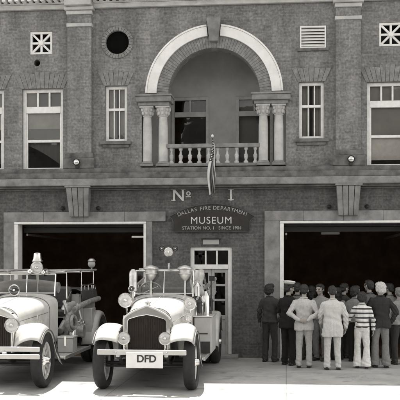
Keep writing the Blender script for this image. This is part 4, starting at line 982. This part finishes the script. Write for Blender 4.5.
def person(px, depth_y, height, label, rz=0, coat=None, coat_len=.78, trous=None, hair=hair_dark, hair_style='short', cap_hat=False, arms=('side', 'side'), stance=.0,
           sk=None, flare=.0, headturn=0, headtilt=0, seed=1, build=1.0, voxel=.0075, shoe=None, collar=None, hem_w=.0, skirt=.0, group='visitors gathered at the right bay'):
    sk = sk or skin; k = height/1.75; x = FX(px, depth_y)
    P = tag(empty('person', (x, depth_y, .004), rz), label, 'person', group); P.scale = (k, k, k)
    rnd = random.Random(seed)
    st = .095+stance; fwd = rnd.uniform(-.03, .05)
    feet = [(-st-.01, fwd), (st+.01, -fwd)]
    sx = .185*build
    # body -------------------------------------------------
    b = MB()
    for s, (fx, fy_) in zip((-1, 1), feet):
        cap(b, (s*.085, 0, .88), (s*.092+fx*.1, fy_*.5+.015, .50), .070, .052); cap(b, (s*.092+fx*.1, fy_*.5+.015, .50), (fx, fy_-.02, .10), .056, .038)
        cap(b, (fx, fy_-.04, .045), (fx*1.15, fy_+.13, .035), .038, .03)
    loft(b, [(.84, 0, 0, .11, .06), (.93, 0, -.01, .14, .085), (1.05, 0, 0, .125, .08), (1.2, 0, 0, .15, .105), (1.34, 0, -.005, .155, .095), (1.42, 0, -.01, .10, .065), (1.48, 0, -.01, .055, .05)])
    hr = Matrix.Rotation(headturn, 3, 'Z') @ Matrix.Rotation(-headtilt, 3, 'X'); hc = Vector((0, .015, 1.50))
    H = lambda q: tuple(hc+(hr @ (Vector(q)-hc))*1.10)
    cap(b, (0, -.01, 1.42), H((0, .0, 1.56)), .056, .052)
    def eb(c, r, n=14, m=9):
        t = MB().ball((0, 0, 0), r, n, m); t.v = [H((c[0]+vx, c[1]+vy, c[2]+vz)) for vx, vy, vz in t.v]; b.add(t.v, t.f)
    eb((0, .012, 1.652), (.074, .092, .098)); eb((0, .035, 1.59), (.052, .062, .055)); eb((0, .078, 1.553), (.022, .02, .018))
    eb((0, .112, 1.622), (.012, .018, .026)); eb((0, .122, 1.61), (.015, .012, .010)); eb((0, .095, 1.578), (.024, .012, .008))
    for s in (-1, 1): eb((s*.077, .0, 1.632), (.012, .02, .032)); eb((s*.03, .088, 1.672), (.024, .012, .008)); eb((s*.042, .07, 1.615), (.02, .022, .018))
    for s, am in zip((-1, 1), arms):
        e, wv, hd_ = ARM[am]; sh_ = (s*(sx-.03), -.01, 1.375); e = (s*e[0]*(.5+.5*build), e[1], e[2]); wv = (s*wv[0]*(.5+.5*build), wv[1], wv[2])
        cap(b, sh_, e, .052, .042); cap(b, e, wv, .042, .028)
        d = Vector((s*hd_[0], hd_[1], hd_[2])).normalized(); W = Vector(wv)
        side = Vector((s*.2, -1, 0)).cross(d) if abs(d.z) < .6 else Vector((0, 1, 0)); side = (side-d*side.dot(d)).normalized(); nrm = d.cross(side).normalized()
        pc = W+d*.055
        pm = MB().ball((0, 0, 0), (1, 1, 1), 12, 8); pm.v = [tuple(pc+side*vx*.043+nrm*vy*.018+d*vz*.052) for vx, vy, vz in pm.v]; b.add(pm.v, pm.f)
        inw = nrm if nrm.dot(Vector((-s, .3, 0))) > 0 else -nrm
        for i, (o_, ln) in enumerate(((-.033, .068), (-.011, .080), (.012, .077), (.034, .060))):
            r0 = W+d*.09+side*o_; m1 = r0+d*ln*.5+inw*.012+side*o_*.18; m2 = m1+d*ln*.4+inw*.028; cap(b, r0-d*.02, m1, .0088, .008, 8); cap(b, m1, m2, .008, .0068, 8)
        th = 1 if side.y > 0 or True else -1
        r0 = W+d*.03+side*.036*th; m1 = r0+side*.028*th+d*.03+inw*.012; m2 = m1+d*.032+inw*.01; cap(b, r0, m1, .012, .0095, 8); cap(b, m1, m2, .0095, .008, 8)
    me = fuse(b, voxel*.85, 2); body = link_mesh('body', me, [sk, eye_m, lip_m], P)
    ec = [Vector(H((s*.03, .094, 1.648))) for s in (-1, 1)]; lc = Vector(H((0, .106, 1.577)))
    for p in me.polygons:
        c = p.center
        if c.z < 1.5: continue
        for e in ec:
            dd = c-e
            if abs(dd.z) < .0075 and dd.length < .016: p.material_index = 1
        dd = c-lc
        if abs(dd.z) < .007 and dd.length < .024: p.material_index = 2
    # trousers ---------------------------------------------
    t = MB(); tm = trous or cloth('cloth', .1)
    for s, (fx, fy_) in zip((-1, 1), feet):
        kx, ky = s*.095+fx*.1, fy_*.5+.015
        loft(t, [(.05, fx, fy_-.015, .068+flare, .085+flare*.9), (.10, fx, fy_-.015, .066+flare, .080+flare*.8), (.28, (fx+kx)/2, (fy_+ky)/2-.005, .066+flare*.45, .072+flare*.4), (.48, kx, ky, .070, .072), (.70, s*.092, ky*.6, .085, .088), (.88, s*.083, 0, .098, .108), (.96, s*.07, -.005, .095, .105)], 18)
    loft(t, [(.86, 0, -.005, .155, .10), (.94, 0, -.012, .178, .125), (1.02, 0, 0, .155, .115), (1.07, 0, 0, .148, .108)], 20)
    me = fuse(t, voxel, 3); crumple(me, .012, 9, seed, lambda c: -.0 + .006*sin(c.z*60+c.x*30)*max(0, 1-abs(c.z-.12)/.1)); link_mesh('trousers', me, tm, P)
    # coat -------------------------------------------------
    c_ = MB(); cm = coat or cloth('cloth', .2); hz = coat_len; bb = build
    secs = []
    if hz < .93: secs.append((hz, 0, -.015, (.20+skirt)*bb, .145+skirt*.5)); secs.append((hz+.03, 0, -.015, (.202+skirt)*bb, .148+skirt*.5))
    secs += [(max(.95, hz), 0, -.012, .19*bb, .138), (1.08, 0, -.003, .168*bb, .122), (1.2, 0, .0, .175*bb, .125), (1.33, 0, -.005, .195*bb, .125), (1.40, 0, -.01, .19*bb, .105), (1.45, 0, -.012, .135*bb, .082), (1.485, 0, -.01, .075, .066)]
    loft(c_, secs, 28, .9)
    for s, am in zip((-1, 1), arms):
        e, wv, hd_ = ARM[am]; e = (s*e[0]*(.5+.5*build), e[1], e[2]); wv = (s*wv[0]*(.5+.5*build), wv[1], wv[2])
        cap(c_, (s*(sx-.02), -.012, 1.385), e, .066, .055, 14); wq = Vector(e).lerp(Vector(wv), .96); cap(c_, e, wq, .056, .042, 14)
    me = fuse(c_, voxel*1.1, 4)
    def folds(c):
        d = 0
        if c.y < 0 and c.z < 1.4: d -= .010*math.exp(-(c.x/.009)**2)*(1 if c.z < 1.0 else .35)
        d += .007*sin(c.z*42+c.x*16+seed)*math.exp(-((c.z-1.1)/.12)**2)
        d += .005*sin((c.z+abs(c.x)*1.4)*75+seed)*(1 if abs(c.x) > .21 else 0)
        return d
    crumple(me, .018, 8.5, seed+5, folds); co_ = link_mesh('jacket', me, cm, P)
    q = MB().tube([(.07*cos(a)*1.05, -.012+.066*sin(a), 1.49+.012*sin(a)*-1) for a in [2*pi*i/20 for i in range(20)]], .014, 8, closed=True); q.build('collar', collar or cm, co_)
    # shoes ------------------------------------------------
    for s, (fx, fy_) in zip((-1, 1), feet):
        sh = MB(); cap(sh, (fx, fy_-.055, .045), (fx*1.1, fy_+.06, .04), .046, .044, 12); cap(sh, (fx*1.1, fy_+.06, .04), (fx*1.2, fy_+.17, .028), .044, .032, 12)
        sh.box(fx-.045, fx+.045, fy_-.09, fy_-.03, 0.0, .03)
        sh.v = [(vx, vy, max(vz, 0.0)) for vx, vy, vz in sh.v]; me = fuse(sh, .008, 2); link_mesh('shoe', me, shoe or shoe_m, P)
    # hair -------------------------------------------------
    if True:
        h = MB(); bp = [((0, -.012, 1.668), (.083, .093, .092))]
        if hair_style == 'short': bp += [((0, .035, 1.715), (.066, .062, .045)), ((0, -.045, 1.62), (.072, .06, .06)), ((-.068, .0, 1.655), (.018, .035, .035)), ((.068, .0, 1.655), (.018, .035, .035))]
        if hair_style == 'full': bp += [((0, .035, 1.718), (.075, .068, .05)), ((0, -.035, 1.66), (.098, .09, .10)), ((0, -.055, 1.60), (.088, .062, .075)), ((-.075, -.01, 1.63), (.025, .045, .06)), ((.075, -.01, 1.63), (.025, .045, .06))]
        if hair_style == 'long': bp += [((0, -.03, 1.66), (.095, .09, .10)), ((0, -.05, 1.57), (.09, .06, .12)), ((0, -.055, 1.50), (.085, .045, .10)), ((-.075, -.005, 1.6), (.025, .045, .09)), ((.075, -.005, 1.6), (.025, .045, .09))]
        for cc, rr in bp:
            tt = MB().ball((0, 0, 0), rr, 16, 10); tt.v = [H((cc[0]+vx, cc[1]+vy, cc[2]+vz)) for vx, vy, vz in tt.v]; h.add(tt.v, tt.f)
        me = fuse(h, .008, 2)
        hi = hr.inverted()
        crumple(me, .012, 30, seed+2, lambda c: .004*noise.noise(Vector((c.x*140, c.y*140, c.z*30)))); link_mesh('hair', me, hair, P)
    if cap_hat:
        hh = MB(); R_ = .098
        hh.lathe([(.090, 1.70), (.092, 1.735), (.118, 1.765), (.125, 1.775), (.115, 1.79), (.04, 1.80), (.001, 1.80)], (0, .0, 0), n=28)
        hh.v = [H(v) for v in hh.v]; o = hh.build('peaked_cap', cloth('cap_cloth', .75), P)
        bd_ = MB().lathe([(.092, 1.698), (.0945, 1.70), (.0945, 1.733), (.092, 1.735)], (0, .0, 0), n=28); bd_.v = [H(v) for v in bd_.v]; bd_.build('cap_band', M['black'], o)
        vs = MB(); vs.grid([[(.092*sin(a)*(1+.0*r_), .088*cos(a)+.055*r_*cos(a*.8), 1.705-.022*r_) for a in [radians(-60+120*i/12) for i in range(13)]] for r_ in (0, .5, 1)])
        vs.v = [H(v) for v in vs.v]; vs.build('visor', M['black'], o, solid=.004)
    return P
dk = cloth('dark_suit', .022); dk2 = cloth('charcoal_jacket', .055); lg = cloth('light_grey_suit', .52); lg2 = cloth('light_grey_trousers', .47); cream = plaid_mat()
crt = cloth('cream_trousers', .6); wh = cloth('white_flares', .75); mg = cloth('mid_grey_trousers', .22); dg_ = cloth('dark_trousers', .05); gsh = cloth('grey_shirt', .30); brn = cloth('brown_jacket', .035)
person(270, -.75, 1.66, 'dark haired man in a dark jacket standing at the stone door jamb', rz=-.35, coat=dk2, coat_len=.90, trous=dg_, arms=('side', 'pocket'), seed=1, hair_style='full', headturn=-.3, sk=skin_d)
person(288.5, -1.35, 1.70, 'man in a dark suit and white peaked cap', rz=-.45, coat=dk, coat_len=.80, trous=dk, cap_hat=True, arms=('crossed', 'crossed'), seed=2, headturn=-.5, headtilt=.1, build=1.02)
person(304, -1.8, 1.68, 'man in a pale grey suit with his hands clasped behind his back', rz=-.12, coat=lg, coat_len=.80, trous=lg2, arms=('back', 'back'), seed=3, hair_style='short', build=1.06, headtilt=.1)
person(332.5, -2.1, 1.66, 'man in a long speckled cream jacket and cream trousers', rz=.08, coat=cream, coat_len=.70, trous=crt, arms=('in', 'side'), seed=4, hair_style='short', build=1.08, headtilt=.22, stance=.015, skirt=.01)
person(362, -1.75, 1.53, 'youth in a white striped top and white flared trousers', rz=-.1, coat=stripes_mat(), coat_len=.95, trous=wh, arms=('out', 'side'), seed=5, hair_style='full', flare=.045, build=.92, headtilt=.15, collar=wh)
person(380.5, -1.6, 1.72, 'white haired man in a dark brown jacket and grey flared trousers', rz=.15, coat=brn, coat_len=.83, trous=mg, arms=('front', 'pocket'), seed=6, hair=hair_white, hair_style='full', flare=.03, build=1.08, headtilt=.1, headturn=.3)
person(399, -1.0, 1.60, 'person in a light grey shirt at the right edge, beside the white haired man', rz=.3, coat=gsh, coat_len=.92, trous=dg_, arms=('front', 'side'), seed=7, hair=hair_grey, hair_style='short', build=1.02)
B = dict(voxel=.010)
person(320.5, -.45, 1.66, 'man in grey shirt between pale suit and cream jacket, face turned to the street', rz=pi-.6, coat=gsh, coat_len=.95, trous=mg, arms=('side', 'front'), seed=8, headtilt=.1, hair_style='short', **B)
person(344, .25, 1.66, 'man in a dark jacket in the bay behind the cream jacket and the striped top', rz=-.9, coat=dk2, coat_len=.85, trous=dg_, arms=('crossed', 'crossed'), seed=9, **B)
person(355.5, -.55, 1.62, 'person in a mid grey top behind the youth in stripes', rz=-.5, coat=cloth('taupe_top', .22), coat_len=.92, trous=dk, arms=('side', 'front'), seed=10, hair_style='full', headturn=-.3, **B)
person(369, -.3, 1.74, 'taller dark haired man behind the striped top and the white haired man', rz=.5, coat=cloth('drab_jacket', .12), coat_len=.85, trous=dk, arms=('front', 'side'), seed=11, headturn=.2, **B)
person(337, -.2, 1.58, 'small shadowed person partly hidden behind the cream jacket', rz=.5, coat=cloth('pale_blouse', .34), coat_len=.93, trous=dg_, arms=('side', 'front'), seed=14, hair_style='long', **B)
person(297.5, -.3, 1.68, 'man in a mid grey jacket between the white cap and the pale suit', rz=-.3, coat=cloth('pewter_jacket', .14), coat_len=.85, trous=dg_, arms=('side', 'front'), seed=15, **B)
person(312, .5, 1.60, 'shadowed person deep in the bay behind the pale grey suit', rz=-.6, coat=dk, coat_len=.85, trous=dg_, arms=('side', 'front'), seed=12, hair_style='long', **B)
person(389.5, .3, 1.66, 'shadowed man in the bay behind the white haired man', rz=.9, coat=cloth('olive_top', .2), coat_len=.9, trous=dk, arms=('crossed', 'crossed'), seed=13, **B)
